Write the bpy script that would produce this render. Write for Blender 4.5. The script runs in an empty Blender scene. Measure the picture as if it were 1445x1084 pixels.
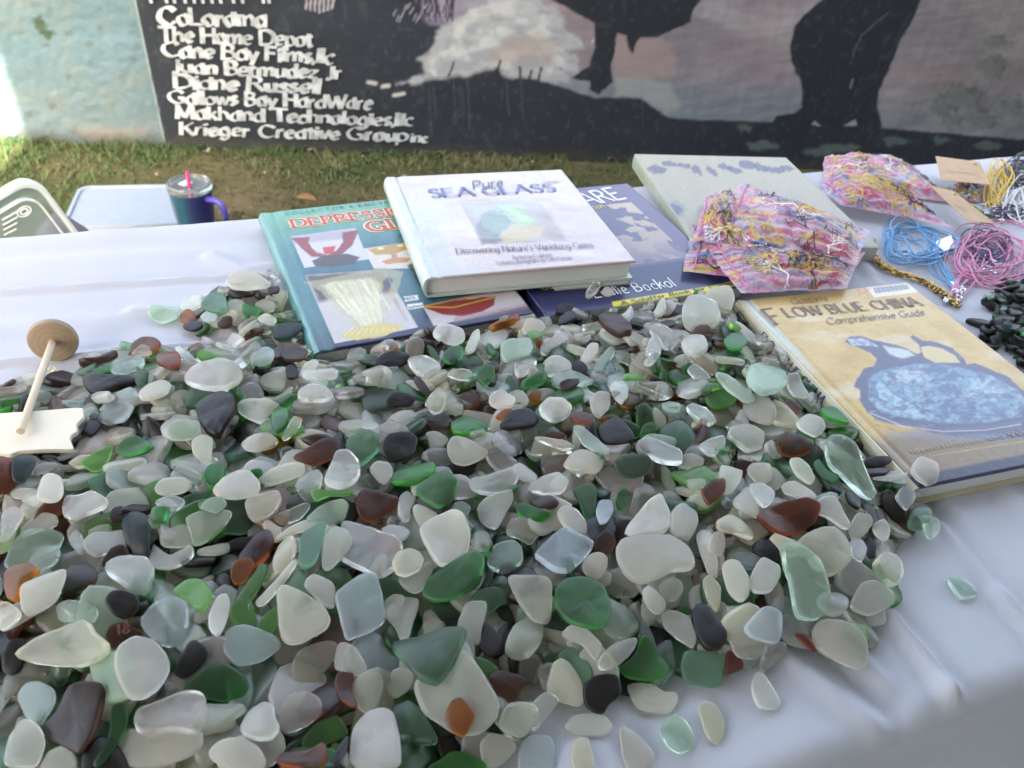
import bpy, math, random
import numpy as np
from mathutils import Matrix, Vector

# ------------------------------------------------------------------ camera, sky, sun, exposure
SC = bpy.context.scene
COL = SC.collection
W, H = 1445.0, 1084.0                       # photograph size in pixels
FPX, PITCH, ROLL = 1069.8, 0.6782, 0.1092   # calibrated from the four books on the table
ZT = 0.74                                   # table top height
CAM = np.array([0.0, 0.0, ZT + 0.4514])
_fw = np.array([0, math.cos(PITCH), -math.sin(PITCH)])
_r = np.array([1.0, 0, 0]); _u = np.cross(_r, _fw)
CR = math.cos(ROLL) * _r + math.sin(ROLL) * _u
CU = -math.sin(ROLL) * _r + math.cos(ROLL) * _u
CF = _fw
cd = bpy.data.cameras.new("camera"); cam = bpy.data.objects.new("camera", cd); COL.objects.link(cam)
cam.matrix_world = Matrix(((CR[0], CU[0], -CF[0], CAM[0]), (CR[1], CU[1], -CF[1], CAM[1]), (CR[2], CU[2], -CF[2], CAM[2]), (0, 0, 0, 1)))
cd.sensor_width = 36.0; cd.lens = FPX * 36.0 / W; cd.clip_start = 0.02; cd.clip_end = 500.0
cd.dof.use_dof = True; cd.dof.focus_distance = 0.62; cd.dof.aperture_fstop = 10.0
SC.camera = cam

SUN_EL = math.radians(42.0)
SAZ = np.array([0.2, -0.98]); SAZ /= np.linalg.norm(SAZ)          # horizontal direction towards the sun
world = bpy.data.worlds.new("World"); SC.world = world; world.use_nodes = True
wn = world.node_tree.nodes; wl = world.node_tree.links
bg = wn["Background"]; sky = wn.new("ShaderNodeTexSky"); sky.sky_type = 'NISHITA'; sky.sun_disc = False
sky.sun_elevation = SUN_EL; sky.sun_rotation = math.atan2(SAZ[0], SAZ[1])
sky.air_density = 0.8; sky.dust_density = 5.0; sky.ozone_density = 0.4
wl.new(sky.outputs[0], bg.inputs[0]); bg.inputs[1].default_value = 0.15
sd = bpy.data.lights.new("sun", 'SUN'); sd.energy = 4.0; sd.angle = math.radians(0.5); sd.color = (1.0, 0.95, 0.86)
sun = bpy.data.objects.new("sun", sd); COL.objects.link(sun)
_sd = Vector((SAZ[0] * math.cos(SUN_EL), SAZ[1] * math.cos(SUN_EL), math.sin(SUN_EL)))
sun.rotation_euler = _sd.to_track_quat('Z', 'Y').to_euler(); sun.location = (1, -6, 9)
SC.view_settings.view_transform = 'Standard'; SC.view_settings.look = 'None'
SC.view_settings.exposure = 3.62; SC.view_settings.gamma = 1.0; SC.view_settings.use_curve_mapping = False
try:
    SC.view_settings.use_white_balance = True
    SC.view_settings.white_balance_temperature = 8500; SC.view_settings.white_balance_tint = 10
except Exception: pass
SC.render.engine = 'CYCLES'
SC.cycles.use_denoising = True
SC.cycles.max_bounces = 14; SC.cycles.transmission_bounces = 10; SC.cycles.diffuse_bounces = 4; SC.cycles.glossy_bounces = 4
SC.cycles.transparent_max_bounces = 12; SC.cycles.blur_glossy = 0.8; SC.cycles.sample_clamp_indirect = 8.0

rng = np.random.default_rng(7); random.seed(7)

# ------------------------------------------------------------------ helpers
def ray(px, py):
    return CF + (px - W / 2) / FPX * CR - (py - H / 2) / FPX * CU
def at(px, py, h=0.0):
    """photo pixel -> point on the level h metres above the table top"""
    d = ray(px, py); t = (ZT + h - CAM[2]) / d[2]; return CAM + t * d
def atz(px, py, z): return at(px, py, z - ZT)
def to_px(P):
    d = np.asarray(P, float) - CAM; z = d @ CF
    return W / 2 + FPX * (d @ CR) / z, H / 2 - FPX * (d @ CU) / z
def smooth(a, b, x):
    t = np.clip((x - a) / (b - a), 0, 1); return t * t * (3 - 2 * t)
def _hash(i, j, s):
    n = (i * 374761393 + j * 668265263 + s * 974711) & 0xffffffff
    n = ((n ^ (n >> 13)) * 1274126177) & 0xffffffff
    return ((n ^ (n >> 16)) & 0xffff) / 65535.0
def vnoise(x, y, s=0):
    x = np.asarray(x, float); y = np.asarray(y, float)
    i = np.floor(x).astype(np.int64); j = np.floor(y).astype(np.int64); fx = x - i; fy = y - j
    fx = fx * fx * (3 - 2 * fx); fy = fy * fy * (3 - 2 * fy)
    a = _hash(i, j, s); b = _hash(i + 1, j, s); c = _hash(i, j + 1, s); d = _hash(i + 1, j + 1, s)
    return (a * (1 - fx) + b * fx) * (1 - fy) + (c * (1 - fx) + d * fx) * fy
def fbm(x, y, s=0, o=4):
    t = 0; amp = 0.5; n = 0
    for k in range(o):
        t = t + amp * vnoise(x * 2 ** k, y * 2 ** k, s + 17 * k); n += amp; amp *= 0.5
    return t / n
def poly_sd(X, Y, pts):
    """signed distance to polygon (inside positive)"""
    P = np.asarray(pts, float); n = len(P); d2 = np.full(X.shape, 1e18); ins = np.zeros(X.shape, bool)
    for k in range(n):
        a = P[k]; b = P[(k + 1) % n]; e = b - a; L = e @ e + 1e-12
        t = np.clip(((X - a[0]) * e[0] + (Y - a[1]) * e[1]) / L, 0, 1)
        d2 = np.minimum(d2, (X - a[0] - t * e[0]) ** 2 + (Y - a[1] - t * e[1]) ** 2)
        c = ((a[1] > Y) != (b[1] > Y)) & (X < (b[0] - a[0]) * (Y - a[1]) / (b[1] - a[1] + 1e-12) + a[0])
        ins ^= c
    d = np.sqrt(d2); return np.where(ins, d, -d)
def line_d(X, Y, pts):
    P = np.asarray(pts, float); d2 = np.full(X.shape, 1e18)
    for k in range(len(P) - 1):
        a = P[k]; e = P[k + 1] - a; L = e @ e + 1e-12
        t = np.clip(((X - a[0]) * e[0] + (Y - a[1]) * e[1]) / L, 0, 1)
        d2 = np.minimum(d2, (X - a[0] - t * e[0]) ** 2 + (Y - a[1] - t * e[1]) ** 2)
    return np.sqrt(d2)
def pts(s): return [tuple(float(q) for q in p.split(',')) for p in s.split()]
class Paint:
    """flat print for a surface: colours for its vertices, shapes given in photo pixels"""
    def __init__(s, X, Y, base):
        s.X, s.Y = X, Y; s.C = np.tile(np.array(base, float), (len(X), 1))
    def mix(s, a, col):
        a = np.clip(a, 0, 1)[:, None]; s.C = s.C * (1 - a) + np.asarray(col, float) * a
    def poly(s, p, col, soft=1.0, wob=0.0, op=1.0, sc=8.0, seed=3):
        p = pts(p) if isinstance(p, str) else p
        P = np.array(p); lo = P.min(0) - soft * 2 - wob * 2; hi = P.max(0) + soft * 2 + wob * 2
        m = np.where((s.X > lo[0]) & (s.X < hi[0]) & (s.Y > lo[1]) & (s.Y < hi[1]))[0]
        if len(m) == 0: return
        X = s.X[m]; Y = s.Y[m]; d = poly_sd(X, Y, p)
        if wob: d = d + wob * 2 * (fbm(X / sc, Y / sc, seed, 3) - .5)
        a = smooth(-soft, soft, d)[:, None] * op
        s.C[m] = s.C[m] * (1 - a) + np.asarray(col, float) * a
    def line(s, p, w, col, op=1.0, soft=.8):
        p = pts(p) if isinstance(p, str) else p
        P = np.array(p); lo = P.min(0) - w * 2 - 2; hi = P.max(0) + w * 2 + 2
        m = np.where((s.X > lo[0]) & (s.X < hi[0]) & (s.Y > lo[1]) & (s.Y < hi[1]))[0]
        if len(m) == 0: return
        a = (1 - smooth(w / 2 - soft, w / 2 + soft, line_d(s.X[m], s.Y[m], p)))[:, None] * op
        s.C[m] = s.C[m] * (1 - a) + np.asarray(col, float) * a
    def noise(s, amt, sc, seed=1, o=4):
        s.C *= (1 + amt * 2 * (fbm(s.X / sc, s.Y / sc, seed, o) - .5))[:, None]

def link(o, parent=None):
    COL.objects.link(o)
    if parent: o.parent = parent
    return o
def tag(o, label=None, cat=None, group=None, kind=None):
    if label: o["label"] = label
    if cat: o["category"] = cat
    if group: o["group"] = group
    if kind: o["kind"] = kind
    return o
def empty(name, loc=(0, 0, 0), rz=0.0):
    o = bpy.data.objects.new(name, None); o.location = loc; o.rotation_euler = (0, 0, rz); o.empty_display_size = .02
    return link(o)
def mesh_np(name, V, F, mat, parent=None, smooth_=True, colors=None, attr="paint"):
    """V (n,3), F list of faces or an int array of equal faces"""
    me = bpy.data.meshes.new(name); V = np.asarray(V, np.float32)
    if isinstance(F, np.ndarray):
        k = F.shape[1]; me.vertices.add(len(V)); me.vertices.foreach_set("co", V.ravel())
        me.loops.add(F.size); me.loops.foreach_set("vertex_index", F.astype(np.int32).ravel())
        me.polygons.add(len(F)); me.polygons.foreach_set("loop_start", np.arange(0, F.size, k, dtype=np.int32))
        me.update(calc_edges=True); me.validate()
    else:
        me.from_pydata([tuple(map(float, v)) for v in V], [], F)
    if smooth_: me.polygons.foreach_set("use_smooth", np.ones(len(me.polygons), bool))
    if colors is not None:
        ca = me.color_attributes.new(attr, 'FLOAT_COLOR', 'POINT')
        ca.data.foreach_set("color", (np.asarray(colors, np.float32) if np.shape(colors)[1] == 4 else np.concatenate([np.asarray(colors, np.float32), np.ones((len(V), 1), np.float32)], 1)).ravel())
    me.materials.append(mat); me.update()
    o = bpy.data.objects.new(name, me); return link(o, parent)
def grid_faces(nu, nv, off=0):
    i, j = np.meshgrid(np.arange(nu - 1), np.arange(nv - 1), indexing='ij'); a = (i * nv + j).ravel() + off
    return np.stack([a, a + nv, a + nv + 1, a + 1], 1)

class MB:
    """collects simple shapes into one mesh"""
    def __init__(s): s.V = []; s.F = []
    def add(s, V, F):
        o = len(s.V); s.V += [tuple(map(float, v)) for v in V]; s.F += [tuple(int(i) + o for i in f) for f in F]; return s
    def box(s, x0, x1, y0, y1, z0, z1, b=0.0):
        if b <= 0:
            V = [(x, y, z) for x in (x0, x1) for y in (y0, y1) for z in (z0, z1)]
            return s.add(V, [(0, 1, 3, 2), (4, 6, 7, 5), (0, 4, 5, 1), (2, 3, 7, 6), (0, 2, 6, 4), (1, 5, 7, 3)])
        R = []                                           # rounded in plan with bevelled top and bottom
        for (z, q) in ((z0, b * .6), (z0 + b * .6, 0), (z1 - b * .6, 0), (z1, b * .6)):
            L = []
            for cx, cy, a0 in ((x1 - b, y1 - b, 0), (x0 + b, y1 - b, 90), (x0 + b, y0 + b, 180), (x1 - b, y0 + b, 270)):
                for k in range(5):
                    a = math.radians(a0 + 22.5 * k); L.append((cx + (b - q) * math.cos(a), cy + (b - q) * math.sin(a), z))
            R.append(L)
        return s.loft(R)
    def loft(s, R, cap=True):
        n = len(R[0]); V = [p for r in R for p in r]; F = []
        for i in range(len(R) - 1):
            for k in range(n):
                F.append((i * n + k, i * n + (k + 1) % n, (i + 1) * n + (k + 1) % n, (i + 1) * n + k))
        if cap: F.append(tuple(range(n - 1, -1, -1))); F.append(tuple((len(R) - 1) * n + k for k in range(n)))
        return s.add(V, F)
    def lathe(s, prof, n=32, M=None):
        R = [[(r * math.cos(2 * math.pi * k / n), r * math.sin(2 * math.pi * k / n), z) for k in range(n)] for r, z in prof]
        if M is not None: R = [[tuple(M @ Vector(p)) for p in r] for r in R]
        return s.loft(R)
    def tube(s, P, r, n=6, cap=True):
        P = np.asarray(P, float); T = np.gradient(P, axis=0); T /= np.linalg.norm(T, axis=1)[:, None] + 1e-12
        up = np.array([0, 0, 1.0]); R = []
        rr = np.full(len(P), r) if np.isscalar(r) else np.asarray(r)
        for p, t, q in zip(P, T, rr):
            a = np.cross(t, up)
            if np.linalg.norm(a) < 1e-3: a = np.cross(t, [1, 0, 0])
            a /= np.linalg.norm(a); b = np.cross(a, t)
            R.append([p + q * (math.cos(2 * math.pi * k / n) * a + math.sin(2 * math.pi * k / n) * b) for k in range(n)])
        return s.loft(R, cap)
    def build(s, name, mat, parent=None, sm=True):
        o = mesh_np(name, np.array(s.V), s.F, mat, parent, smooth_=False)
        if sm:
            me = o.data; me.polygons.foreach_set("use_smooth", np.ones(len(me.polygons), bool))
            try: me.set_sharp_from_angle(angle=math.radians(40))
            except Exception: pass
        return o
def catmull(P, n=8, closed=False):
    P = np.asarray(P, float); m = len(P); out = []
    rngk = range(m if closed else m - 1)
    for k in rngk:
        g = (lambda i: P[i % m]) if closed else (lambda i: P[min(max(i, 0), m - 1)])
        p0, p1, p2, p3 = g(k - 1), g(k), g(k + 1), g(k + 2)
        for t in np.arange(n) / n:
            out.append(.5 * (2 * p1 + (p2 - p0) * t + (2 * p0 - 5 * p1 + 4 * p2 - p3) * t * t + (3 * p1 - p0 - 3 * p2 + p3) * t ** 3))
    if not closed: out.append(P[-1])
    return np.array(out)

# ------------------------------------------------------------------ materials
def new_mat(name):
    m = bpy.data.materials.new(name); m.use_nodes = True; nt = m.node_tree
    return m, nt, nt.nodes["Principled BSDF"]
def N(nt, t, **kw):
    n = nt.nodes.new(t)
    for k, v in kw.items():
        if k in n.inputs: n.inputs[k].default_value = v
        else: setattr(n, k, v)
    return n
def mat(name, col, rough=.6, metal=0.0, var=.12, vs=40.0, bump=0.0, bs=300.0, coat=0.0, spec=.5, trans=0.0, ior=1.45, sheen=0.0, alpha=1.0):
    m, nt, b = new_mat(name); L = nt.links
    tc = N(nt, "ShaderNodeTexCoord"); nz = N(nt, "ShaderNodeTexNoise", Scale=vs, Detail=4.0)
    L.new(tc.outputs["Object"], nz.inputs["Vector"])
    rp = N(nt, "ShaderNodeValToRGB"); c = np.array(col)
    rp.color_ramp.elements[0].position = .3; rp.color_ramp.elements[1].position = .7
    rp.color_ramp.elements[0].color = tuple(np.clip(c * (1 - var), 0, 1)) + (1,); rp.color_ramp.elements[1].color = tuple(np.clip(c * (1 + var), 0, 1)) + (1,)
    L.new(nz.outputs["Fac"], rp.inputs[0]); L.new(rp.outputs[0], b.inputs["Base Color"])
    b.inputs["Roughness"].default_value = rough; b.inputs["Metallic"].default_value = metal; b.inputs["IOR"].default_value = ior
    b.inputs["Specular IOR Level"].default_value = spec; b.inputs["Coat Weight"].default_value = coat; b.inputs["Coat Roughness"].default_value = .12
    b.inputs["Transmission Weight"].default_value = trans; b.inputs["Sheen Weight"].default_value = sheen; b.inputs["Alpha"].default_value = alpha
    if bump:
        n2 = N(nt, "ShaderNodeTexNoise", Scale=bs, Detail=3.0); L.new(tc.outputs["Object"], n2.inputs["Vector"])
        bp = N(nt, "ShaderNodeBump", Strength=bump, Distance=.001); L.new(n2.outputs["Fac"], bp.inputs["Height"]); L.new(bp.outputs[0], b.inputs["Normal"])
    return m
def paint_mat(name, rough=.5, coat=0.0, coat_rough=.1, bump=0.0, bs=60.0, bd=.002, spec=.5, alpha=1.0, sheen=0.0, fine=0.0, fs=900.0):
    m, nt, b = new_mat(name); L = nt.links
    a = N(nt, "ShaderNodeVertexColor"); a.layer_name = "paint"
    tc = N(nt, "ShaderNodeTexCoord"); nz = N(nt, "ShaderNodeTexNoise", Scale=220.0, Detail=3.0); L.new(tc.outputs["Object"], nz.inputs["Vector"])
    mx = N(nt, "ShaderNodeMix", data_type='RGBA', blend_type='MULTIPLY'); mx.inputs[0].default_value = .25
    L.new(a.outputs["Color"], mx.inputs[6]); L.new(nz.outputs["Fac"], mx.inputs[7])
    gm = N(nt, "ShaderNodeBrightContrast", Bright=0.0); L.new(mx.outputs[2], gm.inputs[0]); L.new(gm.outputs[0], b.inputs["Base Color"])
    b.inputs["Roughness"].default_value = rough; b.inputs["Coat Weight"].default_value = coat; b.inputs["Coat Roughness"].default_value = coat_rough
    b.inputs["Specular IOR Level"].default_value = spec; b.inputs["Alpha"].default_value = alpha; b.inputs["Sheen Weight"].default_value = sheen
    if bump or fine:
        h = None
        if bump:
            n2 = N(nt, "ShaderNodeTexNoise", Scale=bs, Detail=4.0, Distortion=.6); L.new(tc.outputs["Object"], n2.inputs["Vector"])
            bp = N(nt, "ShaderNodeBump", Strength=bump, Distance=bd); L.new(n2.outputs["Fac"], bp.inputs["Height"]); h = bp
        if fine:
            n3 = N(nt, "ShaderNodeTexNoise", Scale=fs, Detail=2.0); L.new(tc.outputs["Object"], n3.inputs["Vector"])
            b2 = N(nt, "ShaderNodeBump", Strength=fine, Distance=.0006); L.new(n3.outputs["Fac"], b2.inputs["Height"])
            if h: L.new(h.outputs[0], b2.inputs["Normal"])
            h = b2
        L.new(h.outputs[0], b.inputs["Normal"])
        if coat: L.new(h.outputs[0], b.inputs["Coat Normal"])
    return m
def glass_mat():
    m, nt, b = new_mat("frosted_sea_glass"); L = nt.links
    a = N(nt, "ShaderNodeVertexColor"); a.layer_name = "tint"
    tc = N(nt, "ShaderNodeTexCoord")
    L.new(a.outputs["Color"], b.inputs["Base Color"])
    b.inputs["Roughness"].default_value = .23; b.inputs["IOR"].default_value = 1.47; b.inputs["Transmission Weight"].default_value = 1.0
    # powdery frost scattering light on the worn surface, stronger on pale glass
    d = N(nt, "ShaderNodeBsdfDiffuse"); d.inputs["Roughness"].default_value = .5
    mx = N(nt, "ShaderNodeMix", data_type='RGBA'); mx.inputs[0].default_value = .22; mx.inputs[7].default_value = (.8, .8, .78, 1)
    L.new(a.outputs["Color"], mx.inputs[6]); L.new(mx.outputs[2], d.inputs["Color"])
    tr = N(nt, "ShaderNodeBsdfTranslucent"); L.new(a.outputs["Color"], tr.inputs["Color"])
    m1 = N(nt, "ShaderNodeMixShader"); m1.inputs[0].default_value = .55; L.new(d.outputs[0], m1.inputs[1]); L.new(tr.outputs[0], m1.inputs[2])
    bw = N(nt, "ShaderNodeRGBToBW"); L.new(a.outputs["Color"], bw.inputs[0])
    f = N(nt, "ShaderNodeMapRange"); f.inputs[1].default_value = .02; f.inputs[2].default_value = .9; f.inputs[3].default_value = .07; f.inputs[4].default_value = .48; L.new(bw.outputs[0], f.inputs[0])
    rr = N(nt, "ShaderNodeMapRange"); rr.inputs[1].default_value = .02; rr.inputs[2].default_value = .7; rr.inputs[3].default_value = .44; rr.inputs[4].default_value = .24; L.new(bw.outputs[0], rr.inputs[0]); L.new(rr.outputs[0], b.inputs["Roughness"])
    n1 = N(nt, "ShaderNodeTexNoise", Scale=420.0, Detail=3.0); L.new(tc.outputs["Object"], n1.inputs["Vector"]); bp = N(nt, "ShaderNodeBump", Strength=.26, Distance=.0004); L.new(n1.outputs["Fac"], bp.inputs["Height"]); L.new(bp.outputs[0], b.inputs["Normal"]); L.new(bp.outputs[0], d.inputs["Normal"])
    mu = N(nt, "ShaderNodeMath", operation='MULTIPLY'); L.new(f.outputs[0], mu.inputs[0]); L.new(a.outputs["Alpha"], mu.inputs[1])      # how milky each piece is
    m2 = N(nt, "ShaderNodeMixShader"); L.new(mu.outputs[0], m2.inputs[0]); L.new(b.outputs[0], m2.inputs[1]); L.new(m1.outputs[0], m2.inputs[2])
    L.new(m2.outputs[0], nt.nodes["Material Output"].inputs["Surface"])
    return m
GLASS = glass_mat()

# ------------------------------------------------------------------ brush lettering (stroke glyphs, cap height 1, x-height .62)
GL = {
'A': (.8, '0,0 .4,1|.4,1 .8,0|.14,.35 .66,.35'), 'B': (.64, '.05,0 .05,1|~.05,1 .4,.98 .52,.76 .36,.54 .05,.53|~.05,.53 .42,.5 .6,.27 .42,.03 .05,0'),
'C': (.8, '~.75,.82 .55,.97 .3,.95 .08,.72 .05,.42 .2,.1 .48,0 .75,.15'), 'D': (.82, '.05,0 .05,1|~.05,1 .45,.97 .74,.72 .75,.32 .5,.05 .05,0'),
'E': (.62, '.05,0 .05,1|.05,1 .55,1|.05,.52 .45,.52|.05,0 .58,0'), 'F': (.58, '.05,0 .05,1|.05,1 .55,1|.05,.52 .45,.52'),
'G': (.85, '~.75,.82 .55,.97 .3,.95 .08,.72 .05,.42 .2,.1 .48,0 .74,.1|.74,.05 .74,.42|.5,.42 .82,.42'), 'H': (.75, '.06,0 .06,1|.69,0 .69,1|.06,.52 .69,.52'),
'I': (.2, '.1,0 .1,1'), 'J': (.42, '~.34,1 .34,.22 .22,-.02 .02,.06'), 'K': (.7, '.06,0 .06,1|.62,1 .06,.45|.25,.6 .68,0'),
'L': (.58, '.06,0 .06,1|.06,0 .56,0'), 'M': (.92, '.06,0 .12,1|.12,1 .45,.1|.45,.1 .78,1|.78,1 .86,0'), 'N': (.8, '.08,0 .08,1|.08,1 .72,0|.72,0 .72,1'),
'O': (.87, '~.43,1 .14,.86 .04,.5 .14,.14 .43,0 .72,.14 .82,.5 .72,.86 .43,1'), 'P': (.6, '.06,0 .06,1|~.06,1 .42,.97 .56,.74 .42,.5 .06,.47'),
'R': (.7, '.06,0 .06,1|~.06,1 .42,.97 .54,.74 .4,.52 .06,.5|.3,.5 .68,0'), 'S': (.56, '~.5,.86 .3,1 .1,.9 .08,.7 .28,.54 .48,.4 .5,.16 .28,0 .05,.12'),
'T': (.7, '.35,0 .35,1|0,1 .7,1'), 'U': (.76, '~.07,1 .07,.35 .2,.03 .5,.03 .67,.3 .67,1'), 'V': (.75, '0,1 .37,0|.37,0 .75,1'),
'W': (1.1, '0,1 .28,0|.28,0 .55,.9|.55,.9 .82,0|.82,0 1.1,1'), 'Y': (.7, '0,1 .35,.5|.7,1 .35,.5|.35,.5 .35,0'),
'a': (.52, '~.45,.55 .25,.64 .06,.45 .08,.12 .26,0 .45,.15|.46,.64 .46,0'), 'b': (.54, '.06,1 .06,0|~.06,.5 .28,.64 .48,.45 .46,.14 .26,0 .06,.1'),
'c': (.46, '~.43,.52 .25,.63 .06,.42 .08,.12 .26,0 .44,.1'), 'd': (.54, '.47,1 .47,0|~.46,.5 .26,.63 .06,.42 .08,.12 .26,0 .46,.14'),
'e': (.48, '~.07,.33 .43,.36 .36,.58 .2,.63 .06,.4 .1,.1 .27,0 .44,.1'), 'f': (.34, '~.34,.95 .22,1 .13,.86 .12,.5 .12,0|0,.6 .3,.6'),
'g': (.54, '~.45,.5 .26,.63 .06,.42 .08,.14 .26,.02 .45,.16|~.46,.62 .46,.1 .42,-.22 .22,-.32 .05,-.2'), 'h': (.54, '.06,1 .06,0|~.06,.42 .2,.6 .36,.6 .46,.42 .46,0'),
'i': (.16, '.08,.62 .08,0|.08,.8 .08,.88'), 'k': (.48, '.06,1 .06,0|.42,.62 .06,.25|.2,.38 .46,0'), 'l': (.16, '.08,1 .08,0'),
'm': (.82, '.06,.62 .06,0|~.06,.42 .18,.6 .32,.58 .4,.42 .4,0|~.4,.42 .54,.6 .68,.58 .75,.42 .75,0'), 'n': (.54, '.06,.62 .06,0|~.06,.42 .2,.6 .36,.6 .46,.42 .46,0'),
'o': (.54, '~.27,.63 .09,.52 .05,.3 .12,.06 .27,0 .44,.08 .49,.32 .43,.54 .27,.63'), 'p': (.54, '.06,.62 .06,-.32|~.06,.5 .28,.64 .48,.45 .46,.14 .26,0 .06,.1'),
'r': (.36, '.06,.62 .06,0|~.06,.4 .16,.58 .34,.6'), 's': (.4, '~.36,.52 .22,.63 .08,.5 .2,.34 .36,.2 .26,.02 .05,.08'), 't': (.34, '~.13,.86 .13,.2 .2,0 .34,.06|0,.62 .32,.62'),
'u': (.54, '~.07,.62 .07,.2 .18,.01 .34,.05 .46,.24|.46,.62 .46,0'), 'v': (.48, '0,.62 .24,0|.24,0 .48,.62'), 'w': (.72, '0,.62 .18,0|.18,0 .36,.56|.36,.56 .54,0|.54,0 .72,.62'),
'x': (.46, '0,.62 .46,0|.44,.62 0,0'), 'y': (.48, '0,.62 .24,.04|.48,.62 .14,-.3'), 'z': (.44, '.03,.6 .42,.6|.42,.6 .02,.02|.02,.02 .44,.02'),
'@': (.54, '.47,.80 .47,0|~.46,.5 .26,.63 .06,.42 .08,.12 .26,0 .46,.14'), ',': (.16, '.1,.08 .04,-.14'), '.': (.16, '.06,0 .1,.06'), "'": (.14, '.08,1 .05,.8'), ' ': (.3, ''),
'1': (.4, '.05,.8 .22,1|.22,1 .22,0'), '5': (.5, '.45,1 .1,1|.1,1 .08,.58|~.08,.58 .3,.64 .46,.4 .36,.06 .05,.06'), '8': (.5, '~.25,.54 .08,.74 .24,1 .42,.76 .25,.54 .04,.26 .24,0 .46,.26 .25,.54'),
}
def letters(text, nib=40.0, wmax=.17, wmin=.05, slant=0.0, serif=0.0, gap=.1, jit=0.0, seed=0):
    """-> verts (x,y), quads, total advance"""
    rr = random.Random(seed); V = []; F = []; x0 = 0.0; ns = 0; na = math.radians(nib)
    for ch in text:
        adv, st = GL.get(ch, (.3, ''))
        dy = rr.uniform(-jit, jit)
        for s in (st.split('|') if st else []):
            cur = s[0] == '~'; P = np.array(pts(s.lstrip('~')))
            if jit: P = P + np.array([[rr.gauss(0, jit * .7), rr.gauss(0, jit * .7)] for _ in P])
            P = catmull(P, 6) if cur else np.array([P[0] + (P[-1] - P[0]) * t for t in np.linspace(0, 1, 4)])
            T = np.gradient(P, axis=0); T /= np.linalg.norm(T, axis=1)[:, None] + 1e-9
            wv = 1 + (rr.uniform(-.25, .25) if jit else 0)
            hw = wv * .5 * (wmin + (wmax - wmin) * np.abs(np.sin(np.arctan2(T[:, 1], T[:, 0]) - na)))
            if not cur: P[0] -= T[0] * wmin * .4; P[-1] += T[-1] * wmin * .4
            Nn = np.stack([-T[:, 1], T[:, 0]], 1); o = len(V); ns += 1
            for p, n, h in zip(P, Nn, hw):
                for q in (p + n * h, p - n * h): V.append((x0 + q[0] + slant * q[1], q[1] + dy, ns % 7))
            for k in range(len(P) - 1): F.append((o + 2 * k, o + 2 * k + 1, o + 2 * k + 3, o + 2 * k + 2))
            if serif and not cur and abs(P[-1, 1] - P[0, 1]) > .4:
                for e, h in ((P[0], hw[0]), (P[-1], hw[-1])):
                    if e[1] < .1 or e[1] > .9:
                        o = len(V); y = min(max(e[1], 0.02), .98); q = h + serif
                        V += [(x0 + e[0] - q, y - .022, 8), (x0 + e[0] + q, y - .022, 8), (x0 + e[0] + q, y + .022, 8), (x0 + e[0] - q, y + .022, 8)]; F.append((o, o + 1, o + 2, o + 3))
        x0 += adv + gap
    return np.array(V), F, x0 - gap
def put_text(text, P0, P1, UP, h, m, parent, name="lettering", squeeze=None, **kw):
    """text mesh in parent space from P0 to P1 along the baseline, letter height h metres along UP"""
    V, F, adv = letters(text, **kw); P0, P1, UP = (np.asarray(q, float) for q in (P0, P1, UP))
    d = (P1 - P0) / adv
    nn = np.cross(d, UP); nn /= np.linalg.norm(nn)
    X = P0 + V[:, :1] * d + V[:, 1:2] * UP * h + V[:, 2:] * nn * 4e-5
    return mesh_np(name, X, F, m, parent, smooth_=False)

# ------------------------------------------------------------------ the setting: lawn, mural wall, unseen building and canopy added for the shade
TA = math.radians(24.0); TX = np.array([math.cos(TA), math.sin(TA)]); TY = np.array([-math.sin(TA), math.cos(TA)])
WA = math.radians(10.7); WX = np.array([math.cos(WA), math.sin(WA), 0]); WN = np.array([-math.sin(WA), math.cos(WA), 0]); W0 = np.array([-1.8586, 2.586, 0.0])
def wall_at(px, py):
    d = ray(px, py); t = ((W0 - CAM) @ WN) / (d @ WN); P = CAM + t * d; return (P - W0) @ WX, P[2]

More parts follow.
